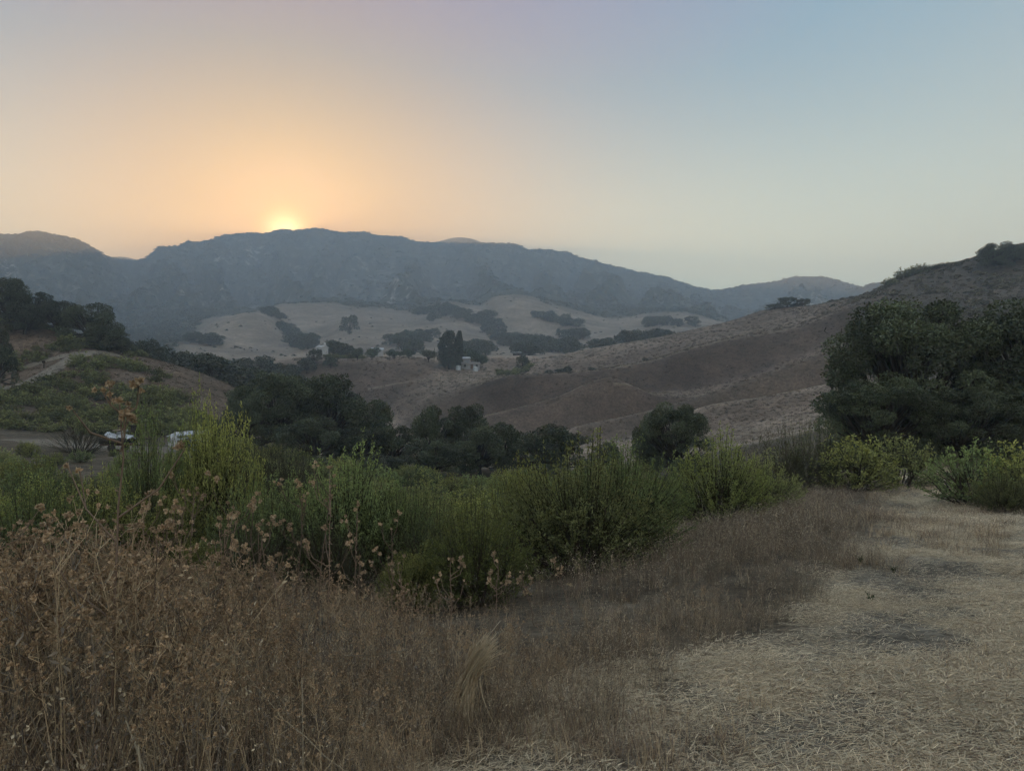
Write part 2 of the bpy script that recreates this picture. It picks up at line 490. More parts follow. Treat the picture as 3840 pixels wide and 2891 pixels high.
def ground_mat():
    m, n, l, o = new_mat("ground")
    at = n.new("ShaderNodeAttribute"); at.attribute_name = "Col"      # colour of the soil and dry grass, spur shading painted in
    geo = n.new("ShaderNodeNewGeometry")
    b = n.new("ShaderNodeBsdfPrincipled")
    b.inputs["Roughness"].default_value = 0.95
    b.inputs["Specular IOR Level"].default_value = 0.1
    cur = at.outputs["Color"]
    lens = n.new("ShaderNodeVectorMath"); lens.operation = 'LENGTH'
    l.new(geo.outputs["Position"], lens.inputs[0])
    heights = []
    for sc_, a, dist in ((14.0, 0.55, 0.02), (1.7, 0.4, 0.06), (0.22, 0.28, 0.25), (0.035, 0.3, 1.5)):
        nz = n.new("ShaderNodeTexNoise")
        nz.inputs["Scale"].default_value = sc_
        nz.inputs["Detail"].default_value = 5.0
        nz.inputs["Roughness"].default_value = 0.6
        l.new(geo.outputs["Position"], nz.inputs["Vector"])
        mr = n.new("ShaderNodeMapRange")
        mr.inputs["From Min"].default_value = 0.3; mr.inputs["From Max"].default_value = 0.7
        mr.inputs["To Min"].default_value = 1 - a; mr.inputs["To Max"].default_value = 1 + a
        l.new(nz.outputs["Fac"], mr.inputs["Value"])
        v = n.new("ShaderNodeVectorMath"); v.operation = 'SCALE'
        l.new(cur, v.inputs[0]); l.new(mr.outputs[0], v.inputs["Scale"])
        cur = v.outputs[0]
        heights.append((nz.outputs["Fac"], dist))
    # pale rock showing through on the mountain, where the alpha of the attribute says so
    vr = n.new("ShaderNodeTexNoise"); vr.inputs["Scale"].default_value = 0.06; vr.inputs["Detail"].default_value = 8.0
    vr.inputs["Roughness"].default_value = 0.7
    l.new(geo.outputs["Position"], vr.inputs["Vector"])
    rk = ramp(n, [(0.52, (0, 0, 0)), (0.60, (1, 1, 1))])
    l.new(vr.outputs["Fac"], rk.inputs[0])
    rm = n.new("ShaderNodeMath"); rm.operation = 'MULTIPLY'
    l.new(rk.outputs[0], rm.inputs[0]); l.new(at.outputs["Alpha"], rm.inputs[1])
    mxr = n.new("ShaderNodeMix"); mxr.data_type = 'RGBA'
    l.new(rm.outputs[0], mxr.inputs[0]); l.new(cur, mxr.inputs[6])
    mxr.inputs[7].default_value = (0.58, 0.53, 0.46, 1)
    l.new(mxr.outputs[2], b.inputs["Base Color"])
    nb = None
    for h, d in heights:
        bp = n.new("ShaderNodeBump"); bp.inputs["Strength"].default_value = 0.7; bp.inputs["Distance"].default_value = d
        l.new(h, bp.inputs["Height"])
        if nb:
            l.new(nb, bp.inputs["Normal"])
        nb = bp.outputs[0]
    l.new(nb, b.inputs["Normal"])
    l.new(b.outputs[0], o.inputs[0])
    return m


M_GROUND = ground_mat()

# ------------------------------------------------------------------ trail edges (metres on the ground)
TR_Y = np.array([-6, 0, 2.0, 3.0, 3.9, 4.6, 6.0, 8.7, 13, 19.5, 29, 36, 45, 60])
TR_L = np.array([-1.5, -.9, -.5, -0.1, 0.75, 1.6, 2.8, 4.3, 7.0, 10.3, 14.8, 19.0, 26, 38])
TR_R = np.array([4.2, 4.3, 4.4, 4.6, 5.0, 5.4, 6.2, 7.5, 9.7, 12.0, 16.9, 22.0, 29, 41])


def trail_side(X, Y):
    """distance left (negative inside) of the mown trail"""
    l_ = np.interp(Y, TR_Y, TR_L); r_ = np.interp(Y, TR_Y, TR_R)
    return np.maximum(l_ - X, X - r_), l_ - X


# ------------------------------------------------------------------ the terrain sheet
th_in = np.radians(np.linspace(-46, 46, 620))
th = np.concatenate([np.radians(np.linspace(-180, -48, 40, False)), np.radians(np.linspace(-48, -46, 6, False)), th_in, np.radians(np.linspace(46.4, 180, 45))])
rr = np.concatenate([np.exp(np.linspace(math.log(0.4), math.log(60), 170, False)), np.exp(np.linspace(math.log(60), math.log(420), 190, False)),
                     np.exp(np.linspace(math.log(420), math.log(2950), 260, False)), np.linspace(2950, 3300, 6)])
TH, RR = np.meshgrid(th, rr)
RR = np.where(np.abs(TH) > 1.1, np.minimum(RR, 60 + (RR - 60) * np.interp(np.abs(TH), [1.1, 1.7], [1.0, 0.25])), RR)
GX, GY = np.sin(TH) * RR, np.cos(TH) * RR
GZ = land(GX, GY)
U = np.tan(np.clip(TH, -0.97, 0.97)); PX = CX + U * F; D = np.where(np.abs(TH) < 0.97, GY, RR * 0.57)

straw = np.array((0.45, 0.37, 0.25)); litter = np.array((0.12, 0.098, 0.07)); gold = np.array((0.195, 0.155, 0.118))
gold2 = np.array((0.225, 0.185, 0.145)); browng = np.array((0.145, 0.108, 0.078)); chap = np.array((0.043, 0.048, 0.036)); scrubc = np.array((0.09, 0.078, 0.062))
soil = np.array((0.14, 0.127, 0.105))
ts, tl = trail_side(GX, GY)
C = np.zeros(GX.shape + (4,))


def blend(base, colr, w):
    return base * (1 - w[..., None]) + colr * w[..., None]


c3 = np.broadcast_to(litter, GX.shape + (3,)).copy()
tw = 1 - sstep(-0.25, 0.7, ts + 0.5 * fbm(GX * 1.3, GY * 1.3, 21, 3))
c3 = blend(c3, straw, tw)
patch = sstep(0.0, 0.30, fbm(GX * 1.1, GY * 1.6, 22, 4) + .25 * sstep(-1.8, 0, tl)) * tw * 0.85
c3 = blend(c3, soil, patch)
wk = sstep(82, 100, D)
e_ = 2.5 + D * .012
spur_shade = (land(GX * (1 + e_ / RR), GY * (1 + e_ / RR)) - land(GX * (1 - e_ / RR), GY * (1 - e_ / RR))) / (2 * e_)
spur_shade = np.clip(spur_shade * 2.6 - .1, -.3, 1) * sstep(85, 105, D) * (1 - sstep(360, 420, D))
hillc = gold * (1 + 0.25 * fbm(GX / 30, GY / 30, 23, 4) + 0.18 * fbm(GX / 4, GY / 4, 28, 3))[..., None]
hillc = hillc * (1.5 - 1.0 * spur_shade)[..., None] * (1 + spur_shade[..., None] * np.array([.06, -.02, -.02]))  # spur shading put into the grass colour: viewer-facing slopes darker, crests paler
hillc = blend(hillc, gold2, sstep(0.0, 0.6, fbm(GX / 60, GY / 25, 24, 4)) * 0.4)
hillc = blend(hillc, browng, (1 - sstep(900, 1100, PX)) * (1 - sstep(300, 420, D)))
# brush covered upper part of the hill on the right
rs = sstep(3080, 3330, PX + 160 * fbm(GX / 14, GY / 14, 25, 4) + 1.6 * (D - 250)) * (1 - sstep(380, 500, D))
hillc = blend(hillc, scrubc, rs * 0.8)
hillc = blend(hillc, gold2 * 1.05, sstep(380, 520, D) * 0.7)
hillc = hillc * (1 + sstep(380, 520, D) * (.35 * fbm(GX / 45, GY / 45, 61, 4) + .25 * fbm(GX / 9, GY / 9, 62, 3)))[..., None]
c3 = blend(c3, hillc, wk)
# chaparral on the mountain above the grass
edge = D + 130 * fbm(GX / 160, GY / 160, 26, 4)
left = 1 - sstep(560, 760, PX - 0.35 * (D - 500))
mw = np.maximum(sstep(840, 960, edge), left * sstep(330, 460, D))
c3 = blend(c3, chap, mw)
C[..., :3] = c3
rockw = mw * sstep(950, 1150, D) * (0.25 + 0.75 * sstep(0.0, 0.35, fbm(U * 10, np.log(np.maximum(D, 1)) * 6, 27, 3)))
C[..., 3] = rockw * (D < 2500)
nr, nc = GX.shape
idx = np.arange(nr * nc).reshape(nr, nc)
q = np.stack([idx[:-1, :-1], idx[:-1, 1:], idx[1:, 1:], idx[1:, :-1]], -1).reshape(-1, 4)[:, ::-1]
cap = idx[0][::-1]
V = np.stack([GX, GY, GZ], -1).reshape(-1, 3)
# close the little hole at the feet of the camera with a fan
V = np.vstack([V, [[0, 0, float(land(0.01, 0.4))]]])
Cc = np.vstack([C.reshape(-1, 4), C[0, 0][None]])
fan = np.stack([idx[0, :-1], np.full(nc - 1, nr * nc), idx[0, 1:]], -1)[:, ::-1]
seam = np.stack([idx[:-1, -1], idx[:-1, 0], idx[1:, 0], idx[1:, -1]], -1)[:, ::-1]
terr = bpy.data.objects.new("terrain", mesh_from("terrain", V, [(q, 0), (fan, 0)], [M_GROUND], Cc, True))
terr["kind"] = "structure"
col.objects.link(terr)

# ------------------------------------------------------------------ things: helpers
ORD = ('first second third fourth fifth sixth seventh eighth ninth tenth eleventh twelfth thirteenth fourteenth fifteenth sixteenth seventeenth eighteenth '
       'nineteenth twentieth twenty-first twenty-second twenty-third twenty-fourth twenty-fifth').split()

def tag(o, label, cat, group=None):
    o["label"] = label; o["category"] = cat
    if group:
        o["group"] = group
    return o


def thing(name, loc, rz=0.0, scale=(1, 1, 1)):
    o = bpy.data.objects.new(name, None)
    o.empty_display_size = 0.2
    o.location = loc; o.rotation_euler = (0, 0, rz); o.scale = scale
    col.objects.link(o)
    return o


def part(name, me, parent, loc=(0, 0, 0), rot=(0, 0, 0)):
    o = bpy.data.objects.new(name, me)
    o.location = loc; o.rotation_euler = rot
    o.parent = parent
    col.objects.link(o)
    return o

# ------------------------------------------------------------------ shrubs
def shrub_geo(seed, sprigs, per, leaf, spread=0.5, upright=0.75, base_h=0.25, bright=1.0, hue=(1, 1, 1), bare=0.0, twig=0.004, low=0.25):
    """a broom-like bush one metre high and about one wide: woody stems from one root, leafy sprigs toward the light"""
    r = np.random.default_rng(seed)
    st, fo = Geo(), Geo()
    n_main = max(6, sprigs // 14)
    mains = []
    for i in range(n_main):
        a = r.uniform(0, 2 * math.pi); t = r.uniform(0.1, 0.75) * spread
        top = np.array([math.cos(a) * t, math.sin(a) * t, r.uniform(0.28, 0.52)])
        b0 = np.array([math.cos(a) * .05, math.sin(a) * .05, -0.06]) * r.uniform(.3, 1)
        mid = b0 * .5 + top * .5 + np.array([r.normal() * .03, r.normal() * .03, -.04])
        P = [b0, b0 * .6 + mid * .4, mid, top]
        mains.append(P)
        st.tube(P, np.array([3.2, 2.6, 2.2, 1.3]) * twig, np.array((0.085, 0.07, 0.058)) * r.uniform(.7, 1.3), 4)
    lump = r.uniform(0, 10)
    for i in range(sprigs):
        a = r.uniform(0, 2 * math.pi)
        rho = math.sqrt(r.uniform(0, 1)) * spread
        hh = (1 - 0.56 * (rho / spread) ** 2.4) * (0.72 + 0.34 * vnoise(math.cos(a) * rho * 7 + lump, math.sin(a) * rho * 7, seed)) * r.uniform(0.80, 1.04)
        if r.uniform() < 0.36:
            hh *= r.uniform(low, 0.8)
        tip = np.array([math.cos(a) * rho, math.sin(a) * rho, hh])
        M = mains[int(np.argmin([np.hypot(m[3][0] - tip[0] * .6, m[3][1] - tip[1] * .6) + r.uniform(0, .15) for m in mains]))]
        t0 = r.uniform(.35, 1)
        s0 = np.array(M[2]) * (1 - t0) + np.array(M[3]) * t0
        if s0[2] > tip[2] - .1:
            s0 = np.array(M[1]) * .5 + np.array(M[2]) * .5
        c1 = s0 * .5 + tip * .5
        c1[:2] += (tip[:2] - s0[:2]) * .12
        c1[:2] += r.normal(size=2) * .02
        c1[2] -= .02
        tt = np.linspace(0, 1, 5)[:, None]
        P = s0 * (1 - tt) ** 2 + 2 * c1 * tt * (1 - tt) + tip * tt ** 2
        st.tube(P, np.linspace(1.2, .35, 5) * twig, np.array((0.075, 0.072, 0.045)) * r.uniform(.7, 1.3), 3)
        if r.uniform() < bare:
            continue
        n = max(3, int(per * r.uniform(.7, 1.3)))
        t = (0.22 + 0.80 * r.uniform(0, 1, n) ** 0.75)[:, None]
        Cn = s0 * (1 - t) ** 2 + 2 * c1 * t * (1 - t) + tip * t ** 2
        along = unit(tip - c1 + 1e-6)
        wob = rand_dirs(r, n)
        bush = 0.06 * (1 - 0.7 * t)
        Cn = Cn + wob * bush * r.uniform(0, 1, (n, 1))
        Dn = unit(along * upright + rand_dirs(r, n) * 0.9) * leaf * r.uniform(.7, 1.3, (n, 1))
        Wn = unit(np.cross(Dn, rand_dirs(r, n))) * leaf * 0.24
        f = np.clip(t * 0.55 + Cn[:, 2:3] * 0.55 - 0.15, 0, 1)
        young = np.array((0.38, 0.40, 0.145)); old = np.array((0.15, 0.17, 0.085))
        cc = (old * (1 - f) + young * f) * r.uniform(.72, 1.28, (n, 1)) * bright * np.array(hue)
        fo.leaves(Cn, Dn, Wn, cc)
    return st, fo


def bush_proto(name, *a, **k):
    st, fo = shrub_geo(*a, **k)
    return st.mesh(name + "_stems", [M_WOOD]), fo.mesh(name + "_foliage", [M_LEAF])


NEAR_BUSH = [bush_proto("near_bush", 100 + i, 380, 50, 0.020, spread=(.60, .52, .66, .56, .62, .5)[i], twig=.004, hue=((1, 1, 1), (1.04, 1.02, .85), (.70, .82, .82), (.92, .97, .80))[i % 4]) for i in range(6)]
MID_BUSH = [bush_proto("mid_bush", 200 + i, 170, 22, 0.042, spread=(.58, .5, .64, .6)[i], twig=.005, hue=((1, 1, 1), (1.04, 1.02, .85), (.70, .82, .82), (.92, .97, .80))[i % 4]) for i in range(4)]
FAR_BUSH = [bush_proto("far_bush", 300 + i, 60, 9, 0.13, spread=(.62, .55, .7)[i], upright=.3, twig=.008, base_h=.1, bright=.62) for i in range(3)]
BARE_BUSH = [bush_proto("bare_bush", 400 + i, 420, (3, 14)[i], 0.02, spread=.68, bare=(.92, .45)[i], twig=.0022, low=.3, hue=((1, 1, 1), (.6, .6, .7))[i]) for i in range(2)]


def bush(name, px, Y, ytop, wid, label, group=None, lod=None, k=None, hmax=None, protos=None, h=None, bury=0.05):
    X, Y_, z = place(px, Y)
    if h is None:
        h = (EYE + (CY - ytop) / F * Y - z) * 1.1
    if hmax:
        h = min(h, hmax)
    if protos is None:
        protos = NEAR_BUSH if Y < 19 else (MID_BUSH if Y < 62 else FAR_BUSH)
    k = random.randrange(len(protos)) if k is None else k
    o = thing(name, (X, Y_, z - bury * h), random.uniform(0, 6.28), (wid, wid, h * (1 + bury)))
    part("stems", protos[k][0], o)
    part("foliage", protos[k][1], o)
    tag(o, label, "shrub", group)
    return o


BR = "coyote_brush"
# the bushes that stand out by their place
bush(BR, 2170, 9.7, 1665, 2.1, "largest fan-shaped green bush with dark bare lower stems beside the dry grass", k=0)
bush(BR, 2350, 10.3, 1640, 1.5, "tall yellow-green bush rising behind the largest fan-shaped bush", k=2)
bush(BR, 1970, 10.4, 1690, 1.3, "upright green bush leaning against the largest fan-shaped bush", k=1)
bush(BR, 1790, 7.6, 1870, 1.2, "low bright green rounded bush standing in front of the largest bush", k=3)
bush(BR, 1540, 7.4, 2040, 0.7, "small yellow-green bush half sunk in the dry weeds", k=1)
bush(BR, 1290, 12.0, 1660, 1.9, "broad bush with dense yellow-green tips above the weed heads", k=2)
bush(BR, 1600, 13.0, 1790, 1.5, "soft green bush in the gap before the dark creek oaks", k=0)
bush(BR, 830, 14.0, 1455, 1.7, "tallest bush with ragged pointed tips in front of the white shack", k=1)
bush(BR, 745, 14.5, 1520, 1.2, "slim pointed bush partly hiding the white shack", k=3)
bush(BR, 560, 13.6, 1515, 1.3, "ragged twin-topped bush between the scrap trailer and the shack", k=2)
bush(BR, 2690, 16.5, 1640, 2.5, "round blue-green bush above the red-brown grass by the trail", k=3)
bush(BR, 2860, 18.3, 1705, 1.9, "smaller green bush at the side of the round blue-green bush", k=0)
bush(BR, 3200, 26.5, 1632, 3.2, "wide bright-topped bush below the big oak, left of the trail bend", k=1)
bush(BR, 3380, 28.5, 1625, 2.8, "bright yellow-green bush at the inside of the trail bend", k=0)
bush(BR, 3650, 20.8, 1640, 2.3, "yellow-green bush right beside the trail on its outer edge", k=2)
bush(BR, 3830, 20.0, 1660, 2.6, "dark-based bush farther along the outer edge of the trail", k=1)
bush(BR, 3770, 18.6, 1760, 1.5, "low bush with brownish skirts on the outer edge of the trail", k=0)

bush(BR, 140, 10.2, 1800, 1.7, "dark rounded bush behind the dry weeds, beside the tallest thistle", k=2)
bush(BR, 370, 11.2, 1770, 1.7, "olive bush directly behind the tallest thistle", k=5)
bush(BR, 640, 11.6, 1800, 1.5, "yellowish bush before the ragged twin-topped bush", k=1)
bush(BR, 1010, 11.4, 1770, 1.7, "grey-green bush between the tallest bush and the broad yellow-green bush", k=2)
bush(BR, 730, 8.3, 2000, .8, "small bright green bush poking out of the weed heads", k=1)
bush(BR, 1490, 11.8, 1800, 1.3, "dusky bush beside the soft green bush in the gap", k=2)

# the thicket on the slope below the weeds
tops = ([-200, 0, 100, 200, 350, 420, 500, 620, 720, 800, 870, 950, 1000, 1150, 1300, 1400, 1500, 1620, 1750, 1850, 2050, 2300, 2450, 2700, 3000],
        [1640, 1655, 1645, 1660, 1685, 1680, 1690, 1690, 1690, 1640, 1590, 1660, 1680, 1710, 1720, 1730, 1795, 1840, 1800, 1790, 1790, 1790, 1800, 1800, 1780])
pts = []
rs_ = np.random.default_rng(77)
tries = 0
while len(pts) < 165 and tries < 6000:
    tries += 1
    Y = float(np.exp(rs_.uniform(math.log(12.5), math.log(64))))
    px = float(rs_.uniform(-250, 2560))
    X = (px - CX) / F * Y
    if trail_side(X, Y)[1] < 3.2 + (0.10 * Y):
        continue
    if px > 1750 and Y < 15:
        continue
    if Y < 8.6 + 1.2 * sstep(900, 100, px):
        continue
    gap = 1.15 if Y < 20 else (1.0 if Y < 40 else 1.7)
    if any((X - a) ** 2 + (Y - b) ** 2 < gap * gap * rs_.uniform(.8, 1.6) for a, b in pts):
        continue
    pts.append((X, Y))
    z = float(land(X, Y))
    hcap = EYE + (CY - float(np.interp(px, *tops)) - rs_.uniform(0, 55) * (Y < 30)) / F * Y - z
    h = min(float(rs_.uniform(.9, 2.3)), max(hcap, 0.6))
    wid = h * float(rs_.uniform(.95, 1.4))
    if Y < 20:
        lab, grp = "green brush bush in the thicket just beyond the dry weeds", "near brush thicket"
    else:
        lab, grp = "green brush bush lower down the slope toward the creek oaks", "lower brush thicket"
    bush(BR, px, Y, 0, wid, lab, grp, h=h)

# more of it at the foot of the slope, before the creek oaks
for i in range(95):
    Y = float(rs_.uniform(42, 74)); px = float(rs_.uniform(860, 2460))
    h = float(rs_.uniform(1.2, 2.2))
    bush(BR, px, Y, 0, h * float(rs_.uniform(1.2, 1.8)), "green brush bush lower down the slope toward the creek oaks", "lower brush thicket", h=h, protos=MID_BUSH)

# bare grey bushes
bush("bare_shrub", 300, 62, 1560, 4.6, "leafless dark shrub on the pale clearing beside the scrap trailer", protos=BARE_BUSH, k=0)
for px, Y, yt, w in ((950, 31, 1600, 3.0), (1050, 33, 1585, 3.4), (1130, 36, 1630, 2.6)):
    bush("bare_shrub", px, Y, yt, w, "grey leafless shrub in front of the large dark oak", "grey leafless shrubs", protos=BARE_BUSH, k=0)
bush("bare_shrub", 2960, 27, 1585, 3.2, "half-bare grey shrub with a few leaves below the big oak", protos=BARE_BUSH, k=1)
bush("bare_shrub", 3060, 28.5, 1560, 2.8, "second half-bare grey shrub closer under the big oak", protos=BARE_BUSH, k=1)
bush("bare_shrub", 1200, 10.6, 1880, 1.2, "dead dark-stemmed shrub among the green thicket", protos=BARE_BUSH, k=0)
for px, Y, yt, w in ((480, 12.6, 1800, 1.5), (1120, 13.2, 1750, 1.6), (920, 10.0, 1900, 1.2), (1620, 10.8, 1900, 1.2), (1700, 16, 1790, 1.8), (240, 16, 1730, 1.8), (2050, 14, 1800, 1.6)):
    bush("bare_shrub", px, Y, yt, w, "dead grey shrub tangled between the green bushes of the thicket", "dead shrubs in the thicket", protos=BARE_BUSH, k=0)
bush("bare_shrub", 1285, 8.3, 1985, 0.8, "thin dead twiggy shrub rising from the weeds", protos=BARE_BUSH, k=0)

# scrub on the knoll on the other side of the clearing
pts = []
tries = 0
while len(pts) < 298 and tries < 12000:
    tries += 1
    Y = float(rs_.uniform(84, 150)); px = float(rs_.uniform(-150, 900))
    if px > 500 + (150 - Y) * 5.5:
        continue
    X = (px - CX) / F * Y
    dens = fbm(X / 9, Y / 9, 55, 3) + (0.45 if Y < 105 else 0.22)
    road = abs(Y - np.interp(px, [0, 150, 330, 420], [112, 119, 128, 131]))
    if dens < 0 or road < 4.5 or any((X - a) ** 2 + (Y - b) ** 2 < 1.5 for a, b in pts):
        continue
    pts.append((X, Y))
    h = float(rs_.uniform(.9, 2.0))
    bush("scrub_bush", px, Y, 0, h * float(rs_.uniform(1.3, 2.2)), "low green scrub bush on the brown knoll across the clearing", "knoll scrub", h=h, bury=.15)


# ------------------------------------------------------------------ trees
def tree_geo(seed, n_lobes, n_leaf, leaf, kind="oak", moss=0, rl=(.09, .16), inner=.35, tone=(.8, 1.2)):
    """crown one metre across and one high with its trunk, foliage gathered in lobes on real limbs"""
    r = np.random.default_rng(seed)
    tk, cr = Geo(), Geo()
    lobes = []
    for i in range(n_lobes):
        if kind == "oak":
            a = r.uniform(0, 6.28); hh = r.uniform(.10, .86) if i % 3 else r.uniform(.45, .9)
            wdt = (.43 * math.sqrt(max(.03, 1 - ((hh - .36) / .56) ** 2))) * (r.uniform(inner, 1) ** .5)
            c = np.array([math.cos(a) * wdt, math.sin(a) * wdt, hh])
            R = r.uniform(*rl)
        elif kind == "round":
            d = rand_dirs(r, 1)[0]; k = r.uniform(.4, .9)
            c = np.array([d[0] * .38 * k, d[1] * .38 * k, .58 + d[2] * .3 * k]); R = r.uniform(.12, .2)
        elif kind == "tall":
            hh = r.uniform(.12, .95); a = r.uniform(0, 6.28)
            wdt = .40 * math.sin(math.pi * min(.97, .16 + .82 * hh)) ** .8 * math.sqrt(r.uniform(.05, 1))
            c = np.array([math.cos(a) * wdt, math.sin(a) * wdt, hh]); R = r.uniform(.07, .12)
        else:  # column
            hh = r.uniform(.08, .95); a = r.uniform(0, 6.28)
            wdt = .3 * (1 - hh) ** .5
            c = np.array([math.cos(a) * wdt, math.sin(a) * wdt, hh]); R = .12
        lobes.append((c, R))
    bark = np.array((0.055, 0.048, 0.042))
    fork = np.array([r.normal() * .03, r.normal() * .03, .20 if kind in ("oak", "round") else .5])
    tk.tube([np.array([0, 0, -.05]), fork * np.array([.4, .4, .5]), fork], [.040, .032, .028], bark, 7)
    for c, R in lobes:
        if kind in ("oak", "round"):
            m = fork * .5 + c * .5 + np.array([r.normal() * .03, r.normal() * .03, -.05])
            tt = np.linspace(0, 1, 5)[:, None]
            P = fork * (1 - tt) ** 2 + 2 * m * tt * (1 - tt) + c * tt ** 2
            P[1:4] += r.normal(size=(3, 3)) * .012
            tk.tube(P, np.linspace(.016, .004, 5), bark * r.uniform(.8, 1.2), 5)
    per = np.array([R ** 2 for c, R in lobes]); per = (per / per.sum() * n_leaf).astype(int)
    for (c, R), n in zip(lobes, per):
        d = rand_dirs(r, n)
        rad = R * (0.55 + 0.5 * r.uniform(0, 1, n) ** .6) * (1 + .35 * (vnoise(d[:, 0] * 3 + c[0] * 40, d[:, 1] * 3 + d[:, 2] * 2, seed) - .5))
        P = c + d * rad[:, None] * np.array([1.0, 1.0, 0.78])
        Dn = unit(d * .6 + rand_dirs(r, n) * .9 + np.array([0, 0, -.1])) * leaf * r.uniform(.6, 1.35, (n, 1))
        Wn = unit(np.cross(Dn, rand_dirs(r, n))) * leaf * .36
        base = np.array((0.060, 0.072, 0.038)) if kind != "round" else np.array((0.062, 0.088, 0.046))
        if kind == "tall":
            base = np.array((0.052, 0.066, 0.05))
        cc = base * r.uniform(.6, 1.4, (n, 1)) * r.uniform(*tone)
        cr.leaves(P, Dn, Wn, cc)
    ms = None
    if moss:
        ms = Geo()
        for i in range(moss):
            c, R = lobes[r.integers(len(lobes))]
            p = c + np.array([r.normal() * R * .6, r.normal() * R * .6, -R * .5])
            L = r.uniform(.03, .09)
            P = [p, p + [r.normal() * .004, r.normal() * .004, -L * .5], p + [r.normal() * .006, r.normal() * .006, -L]]
            ms.tube(P, [.0035, .0028, .0006], np.array((0.075, 0.082, 0.066)) * r.uniform(.7, 1.2), 3)
    return tk, cr, ms


def tree_proto(name, *a, **k):
    tk, cr, ms = tree_geo(*a, **k)
    return (tk.mesh(name + "_trunk", [M_WOOD]), cr.mesh(name + "_crown", [M_OAK]), ms.mesh(name + "_moss", [M_OAK]) if ms else None)


OAK_NEAR = [tree_proto("near_oak", 500 + i, 84, 52000, .0150, moss=420, rl=(.055, .105), inner=.45, tone=(.9, 2.4)) for i in range(2)]
OAK_MID = [tree_proto("mid_oak", 520 + i, 54, 17000, .024, rl=(.045, .135), inner=.2, tone=(.7, 1.7)) for i in range(4)]
OAK_FAR = [tree_proto("far_oak", 540 + i, 22, 1500, .075) for i in range(4)]
ROUND = [tree_proto("round_tree", 560 + i, 16, 2600, .05, kind="round") for i in range(2)]
TALL = [tree_proto("tall_tree", 570, 110, 14000, .04, kind="tall")]
CYP = [tree_proto("cypress", 580, 14, 700, .07, kind="column")]


def tree(name, px, Y, ytop, wpx, label, group=None, protos=None, k=None, h=None, rz=None, dz=0.0):
    X, Y_, z = place(px, Y)
    if h is None:
        h = EYE + (CY - ytop) / F * Y - z
    w = wpx / F * Y
    protos = protos or (OAK_MID if Y < 160 else OAK_FAR)
    k = random.randrange(len(protos)) if k is None else k
    o = thing(name, (X, Y_, z - .02 * h + dz), random.uniform(0, 6.28) if rz is None else rz, (w, w, h * 1.02))
    part("trunk", protos[k][0], o)
    part("crown", protos[k][1], o)
    if protos[k][2]:
        part("moss", protos[k][2], o)["kind"] = "stuff"
    tag(o, label, "tree", group)
    return o


OK = "oak_tree"
tree(OK, 3420, 45, 1085, 720, "big spreading oak hung with lichen beside the trail bend", protos=OAK_NEAR, k=0, rz=.4)
tree(OK, 3900, 43, 1095, 780, "second lichen-hung oak joining the big spreading oak, dark leaning trunk", protos=OAK_NEAR, k=1, rz=2.0)
tree(OK, 3300, 41, 1400, 520, "lower dark oak crowded under the big spreading oak", protos=OAK_NEAR, k=1, rz=4.4)
tree(OK, 3620, 40, 1440, 480, "second lower oak crowded under the big spreading oak by the trail", protos=OAK_NEAR, k=0, rz=5.1)
tree(OK, 1030, 92, 1378, 400, "large dark dome-shaped oak standing over the creek", protos=OAK_NEAR, k=0, rz=2.2)
tree(OK, 1230, 95, 1392, 380, "broad dark oak merged with the dome-shaped oak", k=1)
tree(OK, 1370, 97, 1470, 240, "ragged oak at the downhill edge of the dome-shaped oak", k=2)
for i, (px, Y, yt, w) in enumerate(sorted(((1350, 82, 1590, 260), (1480, 84, 1590, 200), (1630, 84, 1505, 200), (1745, 86, 1500, 220), (1620, 74, 1635, 280), (1900, 84, 1572, 240),
                     (1800, 78, 1590, 240), (2090, 80, 1580, 320), (2010, 77, 1620, 240), (2270, 82, 1655, 140), (1450, 70, 1700, 260), (930, 86, 1480, 220), (1180, 80, 1560, 300)), key=lambda q: abs(q[0] - 1030))):
    tree(OK, px, Y, yt, w, "dark creek-side oak, %s in the row counted from the large dome-shaped oak" % ORD[i], "oaks along the creek")
tree(OK, 2530, 60, 1495, 320, "single oak with a clear outline standing before the golden spurs", protos=OAK_NEAR, k=1, rz=1.2)
tree(OK, 2440, 63, 1555, 150, "small oak at the foot of the single clear-outlined oak", k=1)
for i, (px, Y, yt, w) in enumerate(((215, 143, 1120, 190), (130, 144, 1085, 200), (90, 137, 1130, 180), (30, 142, 1035, 190))):
    tree(OK, px, Y, yt, w, "tall dark oak on the knoll crest, %s from the spreading see-through oak" % ORD[i], "oaks on the knoll")
tree(OK, 335, 140, 1125, 230, "spreading oak with see-through branches on the knoll", k=2)
tree(OK, 400, 135, 1210, 190, "low oak at the downhill end of the knoll oaks", k=0)
tree(OK, 455, 138, 1262, 120, "small oak at the very end of the knoll oaks", k=3)
tree(OK, -15, 108, 1222, 150, "dark oak beside the dirt road on the knoll", k=1)
# valley floor woods behind the knoll
vp = 0
for k in range(400):
    Y = float(rs_.uniform(165, 285)); px = float(rs_.uniform(430, 1270))
    if px < 500 + (Y - 165) * 1.0 or px > 1270 - max(0, Y - 240) * 4 or vp >= 75:
        continue
    if px > 1000 and Y < 215 and rs_.uniform() < .5:
        continue
    vp += 1
    tree(OK, px, Y, 0, rs_.uniform(7, 13) * F / Y, "oak in the wood filling the valley floor behind the knoll", "valley floor oaks", h=float(rs_.uniform(4.5, 8.5)))
